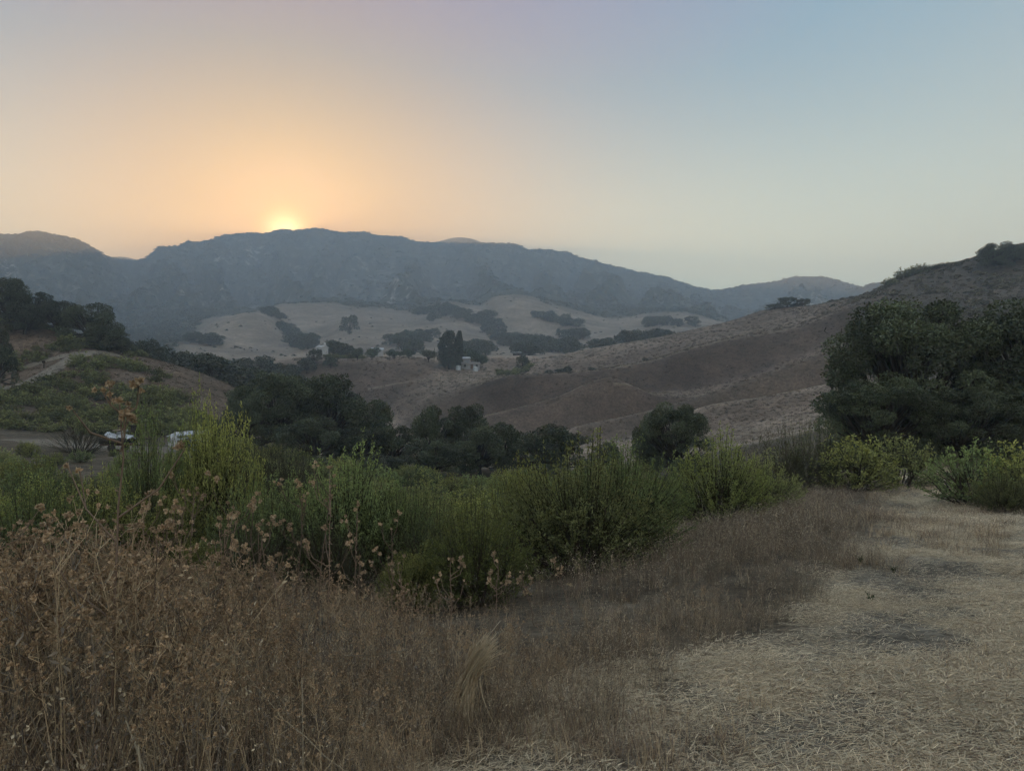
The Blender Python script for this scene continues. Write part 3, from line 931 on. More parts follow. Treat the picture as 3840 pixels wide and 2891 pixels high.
# trees on the grassy hills behind the ranch
for px, Y, yt, w, lab in ((1312, 640, 1176, 72, "large lone round oak on the pale hill above the ranch"), (2605, 300, 1160, 0, None)):
    if lab:
        tree(OK, px, Y, yt, w, lab)
G2 = "oaks on the pale hills"
L2 = "dark oak scattered over the pale grassy hills"
spots = []
for a, b, n, sp in (((1090, 600), (1190, 520), 12, 16), ((1010, 780), (1100, 620), 16, 18), ((1480, 560), (1610, 610), 14, 22), ((1500, 500), (1560, 470), 6, 22),
                    ((1660, 840), (1830, 760), 30, 26), ((1830, 740), (1990, 560), 34, 16), ((1960, 560), (2130, 480), 26, 20), ((1740, 520), (1840, 470), 12, 16),
                    ((2020, 780), (2180, 740), 12, 12), ((2100, 640), (2200, 620), 7, 14), ((2330, 430), (2520, 440), 10, 10), ((2420, 760), (2620, 700), 14, 14),
                    ((700, 560), (860, 520), 8, 12), ((1950, 440), (2000, 430), 4, 12), ((2140, 480), (2170, 480), 2, 8), ((1560, 880), (1700, 860), 12, 14), ((2250, 420), (2300, 420), 3, 8)):
    for i in range(n):
        t = rs_.uniform()
        px = a[0] * (1 - t) + b[0] * t + rs_.normal() * sp; Y = a[1] * (1 - t) + b[1] * t + rs_.normal() * sp * .8
        tree(OK, px, Y, 0, rs_.uniform(10, 18) * F / Y, L2, G2, h=float(rs_.uniform(6, 10.5)))
for i, (px, yt, w) in enumerate(((2905, 1160, 64), (2950, 1132, 76), (3010, 1140, 55), (2920, 1175, 50), (2985, 1160, 50))):
    tree(OK, px, 322, yt - 22, w * 1.1, "dark oak in the clump on the shoulder of the golden hill", "clump on the hill shoulder")
for px, Y, yt, w, lab in ((3735, 246, 905, 160, "wind-shaped oak on the skyline of the brushy hill"), (3805, 247, 915, 120, "smaller dark oak beside the wind-shaped skyline oak")):
    tree(OK, px, Y, yt, w, lab, protos=OAK_MID)
for px, yt in ((3385, 1010), (3425, 998), (3460, 992), (3520, 990), (3555, 988), (3590, 990), (3340, 1045)):
    X, Y, z = place(px, 263)
    bush("scrub_bush", px, 263, yt - 4, 5.5, "dark scrub bush on the skyline of the brushy hill", "skyline scrub", protos=FAR_BUSH)
# ranch trees
for i, (px, w) in enumerate(((1607, 68), (1533, 66), (1478, 58), (1395, 58), (1340, 56))):
    tree("olive_tree", px, 296, 1306, w, "round-headed terrace tree, %s in its row from the tall dense ranch clump" % ORD[i], "row of round-headed terrace trees", protos=ROUND)
tree("eucalyptus_tree", 1683, 292, 1242, 98, "tall dense dark tree clump beside the ranch house", protos=TALL)
tree("eucalyptus_tree", 1722, 297, 1243, 44, "slender tall tree behind the dense clump at the ranch", protos=TALL)
tree(OK, 1795, 300, 1318, 80, "shade oak standing over the low ranch house", protos=ROUND)
tree("cypress_tree", 1514, 325, 1292, 8, "thin dark cypress behind the row of terrace trees", "ranch cypresses", protos=CYP)
tree("cypress_tree", 1629, 325, 1300, 8, "thin dark cypress behind the row of terrace trees", "ranch cypresses", protos=CYP)
for px, yt, w in ((1255, 1272, 110), (1225, 1285, 70), (1300, 1290, 70)):
    tree(OK, px, 330, yt, w, "broad dark oak rising behind the white house with chimney", "oaks behind the white house")
for px, yt, w in ((1345, 1300, 50), (1405, 1298, 60), (1460, 1310, 50), (1500, 1315, 40), (1770, 1300, 70), (1730, 1298, 60)):
    tree("garden_tree", px, 318, yt, w, "green garden tree among the ranch buildings", "ranch garden trees", protos=ROUND)
for i in range(13):
    px = 1225 + i * 11
    bush("hedge_bush", px, 303 + rs_.uniform(-2, 2), 1326 + rs_.uniform(-5, 5), 2.6, "clipped green hedge bush on the ranch terrace", "ranch hedge", protos=FAR_BUSH)
for i in range(22):
    px = 1850 + rs_.uniform(0, 150); Y = 292 + rs_.uniform(-6, 10)
    bush("orchard_bush", px, Y, 0, 3.2, "leafy green orchard bush on the bank beside the ranch drive", "ranch orchard", protos=FAR_BUSH, h=2.2)
for px, Y, h, w in ((1960, 300, 6, 60), (2100, 262, 2.5, 50), (2130, 266, 3, 40), (2060, 268, 2, 40), (2220, 262, 1.6, 30), (2420, 262, 1.5, 30), (1180, 292, 6, 60), (1150, 285, 7, 70), (1120, 270, 6, 70), (1240, 288, 5, 50)):
    tree(OK, px, Y, 0, w, "small dark oak on the golden slope below the ranch", "oaks below the ranch", h=h)

# ------------------------------------------------------------------ ground cover: prototypes kept outside the scene
cover = {}


def blade(g, r, p0, az, L, lean, w, c, seg=4, droop=0.0):
    """one flat grass blade or straw, bent over along its length"""
    t = np.linspace(0, 1, seg + 1)
    ang = lean * (0.35 + 0.65 * t) + droop * t ** 3
    ds = L / seg
    x = np.concatenate([[0], np.cumsum(np.sin(ang[1:]) * ds)]); z = np.concatenate([[0], np.cumsum(np.cos(ang[1:]) * ds)])
    d = np.array([math.cos(az), math.sin(az), 0])
    P = np.asarray(p0) + x[:, None] * d + z[:, None] * np.array([0, 0, 1.0])
    sd = np.array([-math.sin(az + r.normal() * .7), math.cos(az + r.normal() * .7), r.normal() * .3])
    ww = (w * (1 - 0.75 * t))[:, None] * sd
    V = np.stack([P - ww, P + ww], 1).reshape(-1, 3)
    k = np.arange(seg)[:, None] * 2
    q = np.concatenate([k, k + 1, k + 3, k + 2], 1)
    g.add(V, q, np.asarray(c))
    return P[-1], unit(P[-1] - P[-2])


TAN = np.array((0.57, 0.45, 0.295)); RED = np.array((0.28, 0.205, 0.15)); GREY = np.array((0.28, 0.24, 0.19)); HEAD = np.array((0.45, 0.33, 0.21)); OAT = np.array((0.70, 0.59, 0.41))


def drycol(r, a=.5, b=.3):
    t = r.uniform()
    c = TAN if t < a else (RED if t < a + b else GREY)
    return c * r.uniform(.65, 1.25)


def head(g, r, p, d, R, c, n=11):
    """a spiky dried flower head"""
    dd = unit(rand_dirs(r, n) + d * .55)
    D_ = dd * R * r.uniform(.7, 1.25, (n, 1))
    W_ = unit(np.cross(dd, rand_dirs(r, n))) * R * .34
    g.leaves(np.tile(p, (n, 1)) - dd * R * .1, D_, W_, c * r.uniform(.65, 1.3, (n, 1)))


def tuft(seed, n, hmin, hmax, rad, w, lean=.35, a=.5, b=.3, heads=0.0, tint=1.0):
    r = np.random.default_rng(seed); g = Geo()
    for i in range(n):
        q_ = r.uniform(0, 6.28); rr_ = rad * math.sqrt(r.uniform())
        c = drycol(r, a, b) * tint
        P, d = blade(g, r, (math.cos(q_) * rr_, math.sin(q_) * rr_, -.02), r.uniform(0, 6.28), r.uniform(hmin, hmax), abs(r.normal()) * lean, w * r.uniform(.6, 1.3), c, 4, r.uniform(0, 1.2))
        if r.uniform() < heads:
            for k in range(4):
                pp = P - d * k * .018
                g.leaves([pp], [unit(d * .4 + r.normal(size=3) * .6) * .022], [unit(r.normal(size=3)) * .005], OAT * r.uniform(.6, 1.1))
    return g


def weed(seed, h=1.0, br=7, heads=2, hr=.019, tint=1.0):
    """dried weed one metre high: stiff stalk, side branches, a knot of bristly heads at every tip"""
    r = np.random.default_rng(seed); g = Geo()
    tips = []
    lean = r.normal(size=2) * .12
    top = np.array([lean[0], lean[1], h])
    c = drycol(r, .3, .35) * .9
    ts_ = np.linspace(0, 1, 5)[:, None]
    P = np.array([0, 0, -.03]) * (1 - ts_) + top * ts_ + np.concatenate([np.zeros((1, 3)), r.normal(size=(4, 3)) * .012])
    g.tube(P, np.linspace(.0042, .0018, 5), c, 3)
    tips.append((P[-1], np.array([0, 0, 1.])))
    for k in range(br):
        t = r.uniform(.62, .97); p0 = P[0] * (1 - t) + P[-1] * t
        az = r.uniform(0, 6.28); L = r.uniform(.08, .24) * h
        p2 = p0 + np.array([math.cos(az) * L * .6, math.sin(az) * L * .6, L * .8])
        p1 = p0 * .5 + p2 * .5 + np.array([math.cos(az), math.sin(az), -.3]) * .02
        g.tube([p0, p1, p2], [.0024, .0018, .0012], c * r.uniform(.8, 1.2), 3)
        tips.append((p2, unit(p2 - p1)))
        if r.uniform() < .7:
            p3 = p1 + np.array([r.normal() * .05, r.normal() * .05, .08])
            g.tube([p1, p3], [.0014, .001], c, 3)
            tips.append((p3, np.array([0, 0, 1.])))
    for p, d in tips:
        for k in range(heads):
            head(g, r, p + r.normal(size=3) * .014, d, hr * r.uniform(.7, 1.35), HEAD * tint * r.uniform(.7, 1.2))
    # shrivelled leaves on the stalk
    n = 16
    t = r.uniform(.1, .8, (n, 1)); C_ = P[0] * (1 - t) + P[-1] * t
    D_ = unit(r.normal(size=(n, 3)) + [0, 0, -.4]) * .05
    g.leaves(C_, D_, unit(np.cross(D_, rand_dirs(r, n))) * .006, GREY * r.uniform(.6, 1.3, (n, 1)))
    return g


def litter_patch(seed, n=105, R=.25, lmin=.018, lmax=.07):
    r = np.random.default_rng(seed); g = Geo()
    for i in range(n):
        a = r.uniform(0, 6.28); q_ = R * math.sqrt(r.uniform())
        L = r.uniform(lmin, lmax) * (1.6 if r.uniform() < .1 else 1)
        p = np.array([math.cos(a) * q_, math.sin(a) * q_, r.uniform(.002, .030)])
        az = r.normal() * .55 + (0 if r.uniform() < .65 else r.uniform(0, 3.14))
        d = np.array([math.cos(az), math.sin(az), r.normal() * .12])
        sd = unit(np.cross(d, [0, 0, 1.]) + r.normal(size=3) * .3) * r.uniform(.0008, .0018)
        m = p + d * L * .5 + np.array([0, 0, r.uniform(0, .004)])
        V = np.array([p - sd, p + sd, m + sd, m - sd, p + d * L + sd * .5, p + d * L - sd * .5])
        t = r.uniform()
        c = (OAT if t < .62 else (TAN if t < .88 else RED)) * r.uniform(.75, 1.2)
        g.add(V, [[0, 1, 2, 3], [3, 2, 4, 5]], c)
    return g


def chaparral_clump(seed, n=46):
    r = np.random.default_rng(seed); g = Geo()
    d = rand_dirs(r, n); d[:, 2] = np.abs(d[:, 2])
    P = d * np.array([.5, .5, .6]) * r.uniform(.7, 1.05, (n, 1))
    D_ = unit(d + rand_dirs(r, n)) * .34
    g.leaves(P - D_ * .5, D_, unit(np.cross(D_, rand_dirs(r, n))) * .13, np.array((0.058, 0.064, 0.044)) * r.uniform(.8, 1.5, (n, 1)))
    return g


def proto_collection(name, geos, mat):
    c = bpy.data.collections.new(name)
    for i, g in enumerate(geos):
        c.objects.link(bpy.data.objects.new("%s_%02d" % (name, i), g.mesh(name, [mat])))
    return c


def scatter(name, P, yaw, scl, idx, coll, label=None, tilt=None):
    """one object whose points each carry a plant"""
    P = np.asarray(P, np.float32)
    me = bpy.data.meshes.new(name)
    me.vertices.add(len(P)); me.vertices.foreach_set("co", P.ravel())
    rot = np.zeros((len(P), 3), np.float32); rot[:, 2] = yaw
    if tilt is not None:
        rot[:, :2] = tilt
    a = me.attributes.new("rot", 'FLOAT_VECTOR', 'POINT'); a.data.foreach_set("vector", rot.ravel())
    a = me.attributes.new("scl", 'FLOAT_VECTOR', 'POINT'); a.data.foreach_set("vector", np.asarray(scl, np.float32).ravel())
    a = me.attributes.new("idx", 'INT', 'POINT'); a.data.foreach_set("value", np.asarray(idx, np.int32))
    ob = bpy.data.objects.new(name, me)
    ng = bpy.data.node_groups.new(name, 'GeometryNodeTree')
    ng.interface.new_socket("Geometry", in_out='INPUT', socket_type='NodeSocketGeometry')
    ng.interface.new_socket("Geometry", in_out='OUTPUT', socket_type='NodeSocketGeometry')
    n, l = ng.nodes, ng.links
    gi = n.new("NodeGroupInput"); go = n.new("NodeGroupOutput")
    iop = n.new("GeometryNodeInstanceOnPoints")
    ci = n.new("GeometryNodeCollectionInfo")
    ci.inputs["Collection"].default_value = coll
    ci.inputs["Separate Children"].default_value = True
    ci.inputs["Reset Children"].default_value = True
    l.new(gi.outputs[0], iop.inputs["Points"]); l.new(ci.outputs[0], iop.inputs["Instance"])
    iop.inputs["Pick Instance"].default_value = True

    def at(nm, ty):
        q_ = n.new("GeometryNodeInputNamedAttribute"); q_.data_type = ty; q_.inputs["Name"].default_value = nm
        return q_.outputs["Attribute"]
    l.new(at("idx", 'INT'), iop.inputs["Instance Index"])
    e2r = n.new("FunctionNodeEulerToRotation")
    l.new(at("rot", 'FLOAT_VECTOR'), e2r.inputs[0])
    l.new(e2r.outputs[0], iop.inputs["Rotation"])
    l.new(at("scl", 'FLOAT_VECTOR'), iop.inputs["Scale"])
    l.new(iop.outputs[0], go.inputs[0])
    md = ob.modifiers.new("plants", 'NODES'); md.node_group = ng
    ob["kind"] = "stuff"
    if label:
        ob["label"] = label
    col.objects.link(ob)
    return ob


def on_ground(X, Y, dz=0.0):
    return np.stack([X, Y, land(X, Y) + dz], -1)


gr = np.random.default_rng(909)
C_TALL = proto_collection("tall_grass", [tuft(600 + i, 22, .35, .85, .10, .0019, .28, heads=.5) for i in range(3)] + [tuft(610 + i, 22, .3, .8, .12, .0017, .5, .3, .5, heads=.25) for i in range(2)], M_DRY)
C_DARK = proto_collection("dark_grass", [tuft(690 + i, 26, .3, .8, .13, .0016, .4, .15, .45, heads=.3, tint=(.62, .75, .5, .68, .85)[i]) for i in range(5)], M_DRY)
C_WEED = proto_collection("weed", [weed(620 + i, br=6 + i % 3, hr=.0155) for i in range(6)], M_DRY)
C_SHORT = proto_collection("short_grass", [tuft(640 + i, 30, .06, .2, .09, .0016, .5, (.6, .35, .2)[i], (.2, .5, .3)[i]) for i in range(3)], M_DRY)
C_STRAW = proto_collection("straw", [litter_patch(650 + i) for i in range(5)], M_DRY)
C_CHAP = proto_collection("chaparral", [chaparral_clump(660 + i) for i in range(4)], M_OAK)
C_HILL = proto_collection("hill_grass", [tuft(670 + i, 26, .35, .75, .55, .022, .45, (.7, .35)[i], (.15, .5)[i], tint=(.42, .21)[i]) for i in range(2)], M_DRY)  # a pale and a dark tuft; the dark one imitates shaded slopes


def frustum_points(n, y0, y1, power=1.0):
    """points spread evenly by area ahead of the viewpoint, thinning with distance"""
    t = gr.uniform(0, 1, n)
    Y = np.exp(np.log(y0) + (np.log(y1) - np.log(y0)) * t ** power)
    X = gr.uniform(-.80, .80, n) * Y
    return X, Y


# tall weeds in the foreground, left of the trail: thick stems below, heads only on top
X, Y = frustum_points(15000, 2.45, 8.6, .95)
tl_ = np.interp(Y, TR_Y, TR_L) - X
edge_n = .4 * fbm(X * 1.6, Y * 1.6, 31, 3)
keep = (tl_ + edge_n > .3) & (X < 3) & ((Y < 6.3) | (X / Y * F + CX < 1450))
X, Y, tl_ = X[keep], Y[keep], tl_[keep]
row = np.interp(CX + X / Y * F, [0, 600, 1300, 1800, 2300], [2080, 2110, 2180, 2270, 2340])
ht = np.clip(1.6 - (row - CY) / F * Y - land(X, Y), .28, .92) * np.clip(.38 + .5 * tl_, .3, 1)
ht *= (1 + .6 * fbm(X * 1.1, Y * 1.1, 33, 3))
dens = np.clip(.40 + 1.0 * fbm(X * 1.3, Y * 1.3, 34, 3), .06, 1)
sel = gr.uniform(0, 1, len(X)) < dens
X, Y, ht = X[sel], Y[sel], ht[sel]
isw = gr.uniform(0, 1, len(X)) < np.clip(.42 - .16 * X, .10, .6)
n = isw.sum()
s = ht[isw] * gr.uniform(.6, .95, n)
scatter("dry_weeds", on_ground(X[isw], Y[isw]), gr.uniform(0, 6.28, n), np.stack([s, s, s], -1), gr.integers(0, 6, n), C_WEED,
        "mass of dried brown weeds with bristly heads beside the trail", gr.normal(size=(n, 2)) * .14)
n = (~isw).sum()
s = ht[~isw] * gr.uniform(.6, 1.1, n)
scatter("dry_grass", on_ground(X[~isw], Y[~isw]), gr.uniform(0, 6.28, n), np.stack([s, s, s], -1), gr.integers(0, 5, n), C_TALL,
        "tangled tall dry grass between the weeds and the trail", gr.normal(size=(n, 2)) * .24)

# red-brown grass bank between the trail and the bushes, and under the bushes
X, Y = frustum_points(15000, 6.5, 42, .8)
tl_ = np.interp(Y, TR_Y, TR_L) - X
rt_ = X - np.interp(Y, TR_Y, TR_R)
bank = (tl_ > 1.35 + .7 * fbm(X * .5, Y * .5, 35, 3)) & (tl_ < 2.6 + .13 * Y)
under = (tl_ >= 2.6 + .13 * Y) & (gr.uniform(0, 1, len(X)) < .25)
right = (rt_ > .2 + .5 * fbm(X * .6, Y * .6, 36, 3)) & (rt_ < 7)
keep = bank | under | right
pxb = CX + X / Y * F
keep &= ~((pxb > 1600) & (pxb < 2480) & (Y > 5.5) & (Y < 12) & (tl_ > 2.2) & (gr.uniform(0, 1, len(X)) < .65))
X, Y, tl_ = X[keep], Y[keep], np.maximum(tl_, rt_)[keep]
n = len(X)
s = np.clip(.12 + .22 * tl_, .3, .52) * (1 + .35 * fbm(X * .5, Y * .5, 37, 3)) * gr.uniform(.7, 1.2, n)
k = np.where(gr.uniform(0, 1, n) < .75, gr.integers(3, 5, n), gr.integers(0, 3, n))
wide = np.clip(Y / 9, 1, 2.2)
scatter("bank_grass", on_ground(X, Y), gr.uniform(0, 6.28, n), np.stack([s * wide, s * wide, s], -1), gr.integers(0, 5, n), C_DARK, "fine red-brown dry grass on the bank beside the trail", gr.normal(size=(n, 2)) * .1)

# clumps of unmown grass forming a ragged verge along the left side of the trail
X, Y = frustum_points(16000, 3.2, 30, .8)
tl_ = np.interp(Y, TR_Y, TR_L) - X
pv = np.clip(sstep(-.05, .3, fbm(X * .75, Y * .55, 43, 3) + .45 * np.clip(tl_, -1.2, .8)) + .3 * (tl_ > .3), 0, 1)
keep = (tl_ > -.05 * Y - .5) & (tl_ < 1.7) & (gr.uniform(0, 1, len(X)) < pv)
X, Y = X[keep], Y[keep]; n = len(X)
s = gr.uniform(.18, .46, n) * (1 + .4 * fbm(X * .8, Y * .8, 44, 2))
scatter("verge_grass", on_ground(X, Y), gr.uniform(0, 6.28, n), np.stack([s * np.clip(Y / 7, 1.1, 2), s * np.clip(Y / 7, 1.1, 2), s], -1), gr.integers(0, 5, n), C_DARK, "ragged clumps of dry grass on the verge of the trail", gr.normal(size=(n, 2)) * .2)

# short tufts on the mown trail, thick along its left edge
X, Y = frustum_points(22000, 2.2, 34, .75)
tl_ = np.interp(Y, TR_Y, TR_L) - X
rt_ = X - np.interp(Y, TR_Y, TR_R)
p = np.where(tl_ > -.1 * Y - .6, sstep(-.15, .3, fbm(X * .8, Y * .8, 38, 3)) * .9, sstep(.2, .6, fbm(X * .7, Y * .7, 39, 3)) * .25)
p = np.where((tl_ > .9) | (rt_ > 1.0), .12, p)
keep = (gr.uniform(0, 1, len(X)) < p) & (tl_ < 3) & (rt_ < 3)
X, Y = X[keep], Y[keep]; n = len(X)
s = gr.uniform(.5, 1.35, n) * np.clip(Y / 10, .75, 1.35)
scatter("stubble_grass", on_ground(X, Y), gr.uniform(0, 6.28, n), np.stack([s * np.clip(Y / 9, 1, 2), s * np.clip(Y / 9, 1, 2), s], -1), gr.integers(0, 3, n), C_SHORT, "short dry grass stubble along the mown trail")

# cut straw strewn over the trail
X, Y = frustum_points(26000, 1.7, 32, 1.0)
tl_ = np.interp(Y, TR_Y, TR_L) - X
rt_ = X - np.interp(Y, TR_Y, TR_R)
bare = sstep(.0, .30, fbm(X * 1.1, Y * 1.6, 22, 4) + .25 * sstep(-1.8, 0, tl_))
keep = (tl_ < .35 + .5 * fbm(X * 1.3, Y * 1.3, 21, 3)) & (rt_ < .6) & (gr.uniform(0, 1, len(X)) > bare * .92)
X, Y = X[keep], Y[keep]; n = len(X)
s = np.clip(Y / 9, 1, 1.9) * gr.uniform(.8, 1.2, n)
scatter("cut_straw", on_ground(X, Y, .004), gr.normal(size=n) * .5 + .25, np.stack([s, s, s * .8], -1), gr.integers(0, 5, n), C_STRAW, "pale cut straw strewn over the mown trail")

# chaparral on the mountain and the wooded lower slopes
X, Y = frustum_points(60000, 330, 2150, .8)
px = CX + X / Y * F
edge = Y + 130 * fbm(X / 160, Y / 160, 26, 4)
lf = (px - .35 * (Y - 500)) < 650
mwt = (edge > 890) | (lf & (Y > 350))
dn = .35 + .8 * fbm(X / 60, Y / 90, 41, 4)
keep = mwt & (gr.uniform(0, 1, len(X)) < np.clip(dn + .3 * lf, .06, 1)) & (px > -350) & (px < 3300)
X, Y, lf = X[keep], Y[keep], lf[keep]; n = len(X)
s = gr.uniform(2.2, 5.2, n) * np.where(lf, 1.25, 1.0) * np.clip(Y / 900, .8, 1.5)
scatter("chaparral", on_ground(X, Y, -.3), gr.uniform(0, 6.28, n), np.stack([s * 1.3, s * 1.3, s * .8], -1), gr.integers(0, 4, n), C_CHAP, "dark chaparral covering the mountain slopes")

# low shrubs dotted over the pale hills
X, Y = frustum_points(900, 430, 900, 1.0)
px = CX + X / Y * F
keep = (px > 700) & (px < 2750) & (fbm(X / 40, Y / 40, 66, 3) > -.05)
X, Y = X[keep], Y[keep]; n = len(X)
s = gr.uniform(.7, 2.2, n)
scatter("hill_shrubs", on_ground(X, Y, -.1), gr.uniform(0, 6.28, n), np.stack([s * 1.4, s * 1.4, s], -1), gr.integers(0, 4, n), C_CHAP, "tiny dark shrubs dotted over the pale hills")

# brush on the upper part of the hill on the right
n0 = 5200
px = gr.uniform(2900, 4100, n0); Y = gr.uniform(105, 300, n0); X = (px - CX) / F * Y
rsw = sstep(3080, 3330, px + 160 * fbm(X / 14, Y / 14, 25, 4) + 1.6 * (Y - 250))
keep = gr.uniform(0, 1, n0) < rsw * np.clip(.45 + .8 * fbm(X / 11, Y / 11, 42, 3), 0, 1)
X, Y = X[keep], Y[keep]; n = len(X)
s = gr.uniform(.6, 1.7, n)
scatter("hillside_scrub", on_ground(X, Y, -.1), gr.uniform(0, 6.28, n), np.stack([s * 1.6, s * 1.6, s], -1), gr.integers(0, 2, n) * 2,
        proto_collection("grey_scrub", [chaparral_clump(680), chaparral_clump(681), chaparral_clump(682)], plant_mat("grey_scrub", .1, tint=(2.3, 1.9, 1.9), vary=.4)), "grey-brown low scrub over the upper hillside")

# standing dry grass on the golden spurs
X, Y = frustum_points(42000, 96, 330, 1.0)
px = CX + X / Y * F
keep = ((px > 1100) | (Y < 150)) & (px > -200)
X, Y = X[keep], Y[keep]; n = len(X)
s = gr.uniform(.5, 1.1, n) * np.clip(Y / 200, .42, 1.3)
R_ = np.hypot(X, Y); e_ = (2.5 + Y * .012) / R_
face = (land(X * (1 + e_), Y * (1 + e_)) - land(X * (1 - e_), Y * (1 - e_))) / (2 * e_ * R_)  # steep slopes toward the viewer get the dark tuft, as painted shade
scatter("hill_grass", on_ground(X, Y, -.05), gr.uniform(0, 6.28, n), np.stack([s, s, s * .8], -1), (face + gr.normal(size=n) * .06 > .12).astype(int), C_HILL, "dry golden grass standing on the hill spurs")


# ------------------------------------------------------------------ single dried plants that stand above the rest
def plain_head(seed, R):
    r = np.random.default_rng(seed); g = Geo()
    head(g, r, np.zeros(3), np.array([0, 0, 1.]), R, HEAD * 1.05, 22)
    n = 10
    d = unit(rand_dirs(r, n) * [1, 1, .5]); g.leaves(np.zeros((n, 3)), d * R * .8, unit(np.cross(d, rand_dirs(r, n))) * R * .22, OAT * r.uniform(.7, 1.1, (n, 1)))
    return g.mesh("flower_head", [M_DRY])


HEADS = [plain_head(700 + i, 1.0) for i in range(4)]


def thistle(px, Y, ytop, label, group=None, nbr=6, seed=0, hr=.03, thick=1.0, lean=(0, 0), fixed=None):
    r = np.random.default_rng(seed)
    X, Y_, z = place(px, Y)
    H = EYE + (CY - ytop) / F * Y - z
    o = thing("dry_thistle", (X, Y_, z - .03))
    g = Geo()
    c = RED * 1.05 * r.uniform(.8, 1.1)
    top = np.array([lean[0], lean[1], H])
    tt = np.linspace(0, 1, 9)[:, None]
    P = top * tt + r.normal(size=(9, 3)) * .006
    P[0] = 0
    g.tube(P, np.linspace(.0078, .003, 9) * thick, c, 5)
    tips = [P[-1]]
    if fixed is None:
        fixed = [(r.uniform(.45, .95), r.uniform(-1, 1), r.uniform(.12, .3) * H) for k in range(nbr)]
    for t, side, L in fixed:
        p0 = top * t
        d = unit(np.array([side, r.normal() * .45, r.uniform(.9, 1.5)]))
        p2 = p0 + d * L; p1 = p0 * .5 + p2 * .5 + np.array([side * .03, 0, -.02])
        g.tube([p0, p1, p2], np.array([.0046, .0038, .0026]) * thick, c * r.uniform(.85, 1.15), 4)
        tips.append(p2)
        if r.uniform() < .55:
            p3 = p1 + unit(np.array([side * .5, r.normal() * .4, 1.])) * L * .45
            g.tube([p1, p3], np.array([.003, .002]) * thick, c, 4); tips.append(p3)
    # dry bracts up the stalk
    n = int(60 * H)
    t = r.uniform(.1, .97, (n, 1)); D_ = unit(r.normal(size=(n, 3)) + [0, 0, .5]) * .022
    g.leaves(top * t, D_, unit(np.cross(D_, rand_dirs(r, n))) * .0035, RED * r.uniform(.6, 1.3, (n, 1)))
    part("stalk", g.mesh("stalk", [M_DRY]), o)
    for p in tips:
        for k in range(r.integers(1, 4)):
            hp = part("flower_head", HEADS[r.integers(4)], o, tuple(p + r.normal(size=3) * hr * .55), tuple(r.normal(size=3) * .7))
            q_ = hr * r.uniform(.6, 1.05)
            hp.scale = (q_, q_, q_)
    tag(o, label, "thistle", group)
    return o


thistle(400, 2.75, 1475, "tallest dried thistle with a thick reddish stalk reaching above the bushes", seed=1, hr=.023, thick=.95, lean=(.06, 0),
        fixed=[(.97, -.7, .12), (.96, .75, .14), (.9, -.9, .2), (.88, .25, .16), (.72, .95, .36), (.66, -.75, .36), (.47, -.9, .4), (.93, .35, .10)])
tp = [(150, 3.3, 1930), (215, 3.6, 1890), (300, 3.5, 2010), (640, 3.9, 1880), (700, 4.2, 1830), (760, 3.8, 1930), (800, 4.4, 1870), (860, 4.0, 1950), (930, 4.3, 1990), (1085, 4.6, 1850),
      (1160, 4.4, 1780), (1230, 4.7, 1800), (1340, 4.8, 1950), (60, 3.0, 2000), (520, 3.4, 1960), (580, 4.6, 1905), (1010, 5.0, 1960), (1470, 5.2, 1960), (1560, 4.6, 2110), (1700, 5.0, 2070), (1850, 5.4, 2090),
      (2010, 5.8, 2130), (2150, 6.2, 2120), (1120, 3.6, 2060), (350, 4.4, 1990)]
for i, (px, Y, yt) in enumerate(sorted(tp, key=lambda q: abs(q[0] - 400))):
    thistle(px, Y, yt, "slender dried thistle above the weeds, %s nearest to the tallest thistle" % ORD[i], "slender dried thistles", 5 + i % 4, 20 + i, .019, .55, (random.uniform(-.15, .15), random.uniform(-.1, .1)))


# the pale sheaf of bent grass at the edge of the mown ground
def sheaf():
    r = np.random.default_rng(61); g = Geo()
    for i in range(170):
        b0 = np.array([r.normal() * .055, r.normal() * .06, 0])
        tip = np.array([.13 + r.normal() * .035, r.normal() * .05 - .03, .40 + r.normal() * .035])
        m = np.array([.02 + r.normal() * .03, r.normal() * .04 - .04, .30 + r.normal() * .03])
        t = np.linspace(0, 1, 7)[:, None]
        P = b0 * (1 - t) ** 2 + 2 * m * t * (1 - t) + tip * t ** 2
        g.tube(P, np.linspace(.0020, .0011, 7), (OAT if r.uniform() < .6 else TAN) * r.uniform(.7, 1.15), 3)
    X, Y, z = place(1725, 3.45)
    o = bpy.data.objects.new("bent_grass", g.mesh("bent_grass", [M_DRY]))
    o.location = (X, Y, z - .01)
    col.objects.link(o)
    tag(o, "pale sheaf of bent straw leaning over at the edge of the mown ground", "grass clump")


sheaf()


def fallen(i, a, b, hz_, rad):
    """a broken stalk lying on the weeds; a, b are (column, depth), hz_ heights above the ground"""
    r = np.random.default_rng(800 + i); g = Geo()
    xa, ya, za = place(*a); xb, yb, zb = place(*b)
    A = np.array([xa, ya, za + hz_[0]]); B = np.array([xb, yb, zb + hz_[1]])
    t = np.linspace(0, 1, 6)[:, None]
    P = (B - A) * t + np.array([0, 0, -.03]) * np.sin(t * 3.14) + r.normal(size=(6, 3)) * .003
    rad *= .6
    g.tube(P, np.linspace(rad, rad * .6, 6), OAT * r.uniform(.35, .6), 5)
    o = bpy.data.objects.new("fallen_stalk", g.mesh("fallen_stalk", [M_DRY])); o.location = A
    col.objects.link(o)
    tag(o, "pale broken stalk lying across the dark weeds", "stalk", "broken stalks in the weeds")


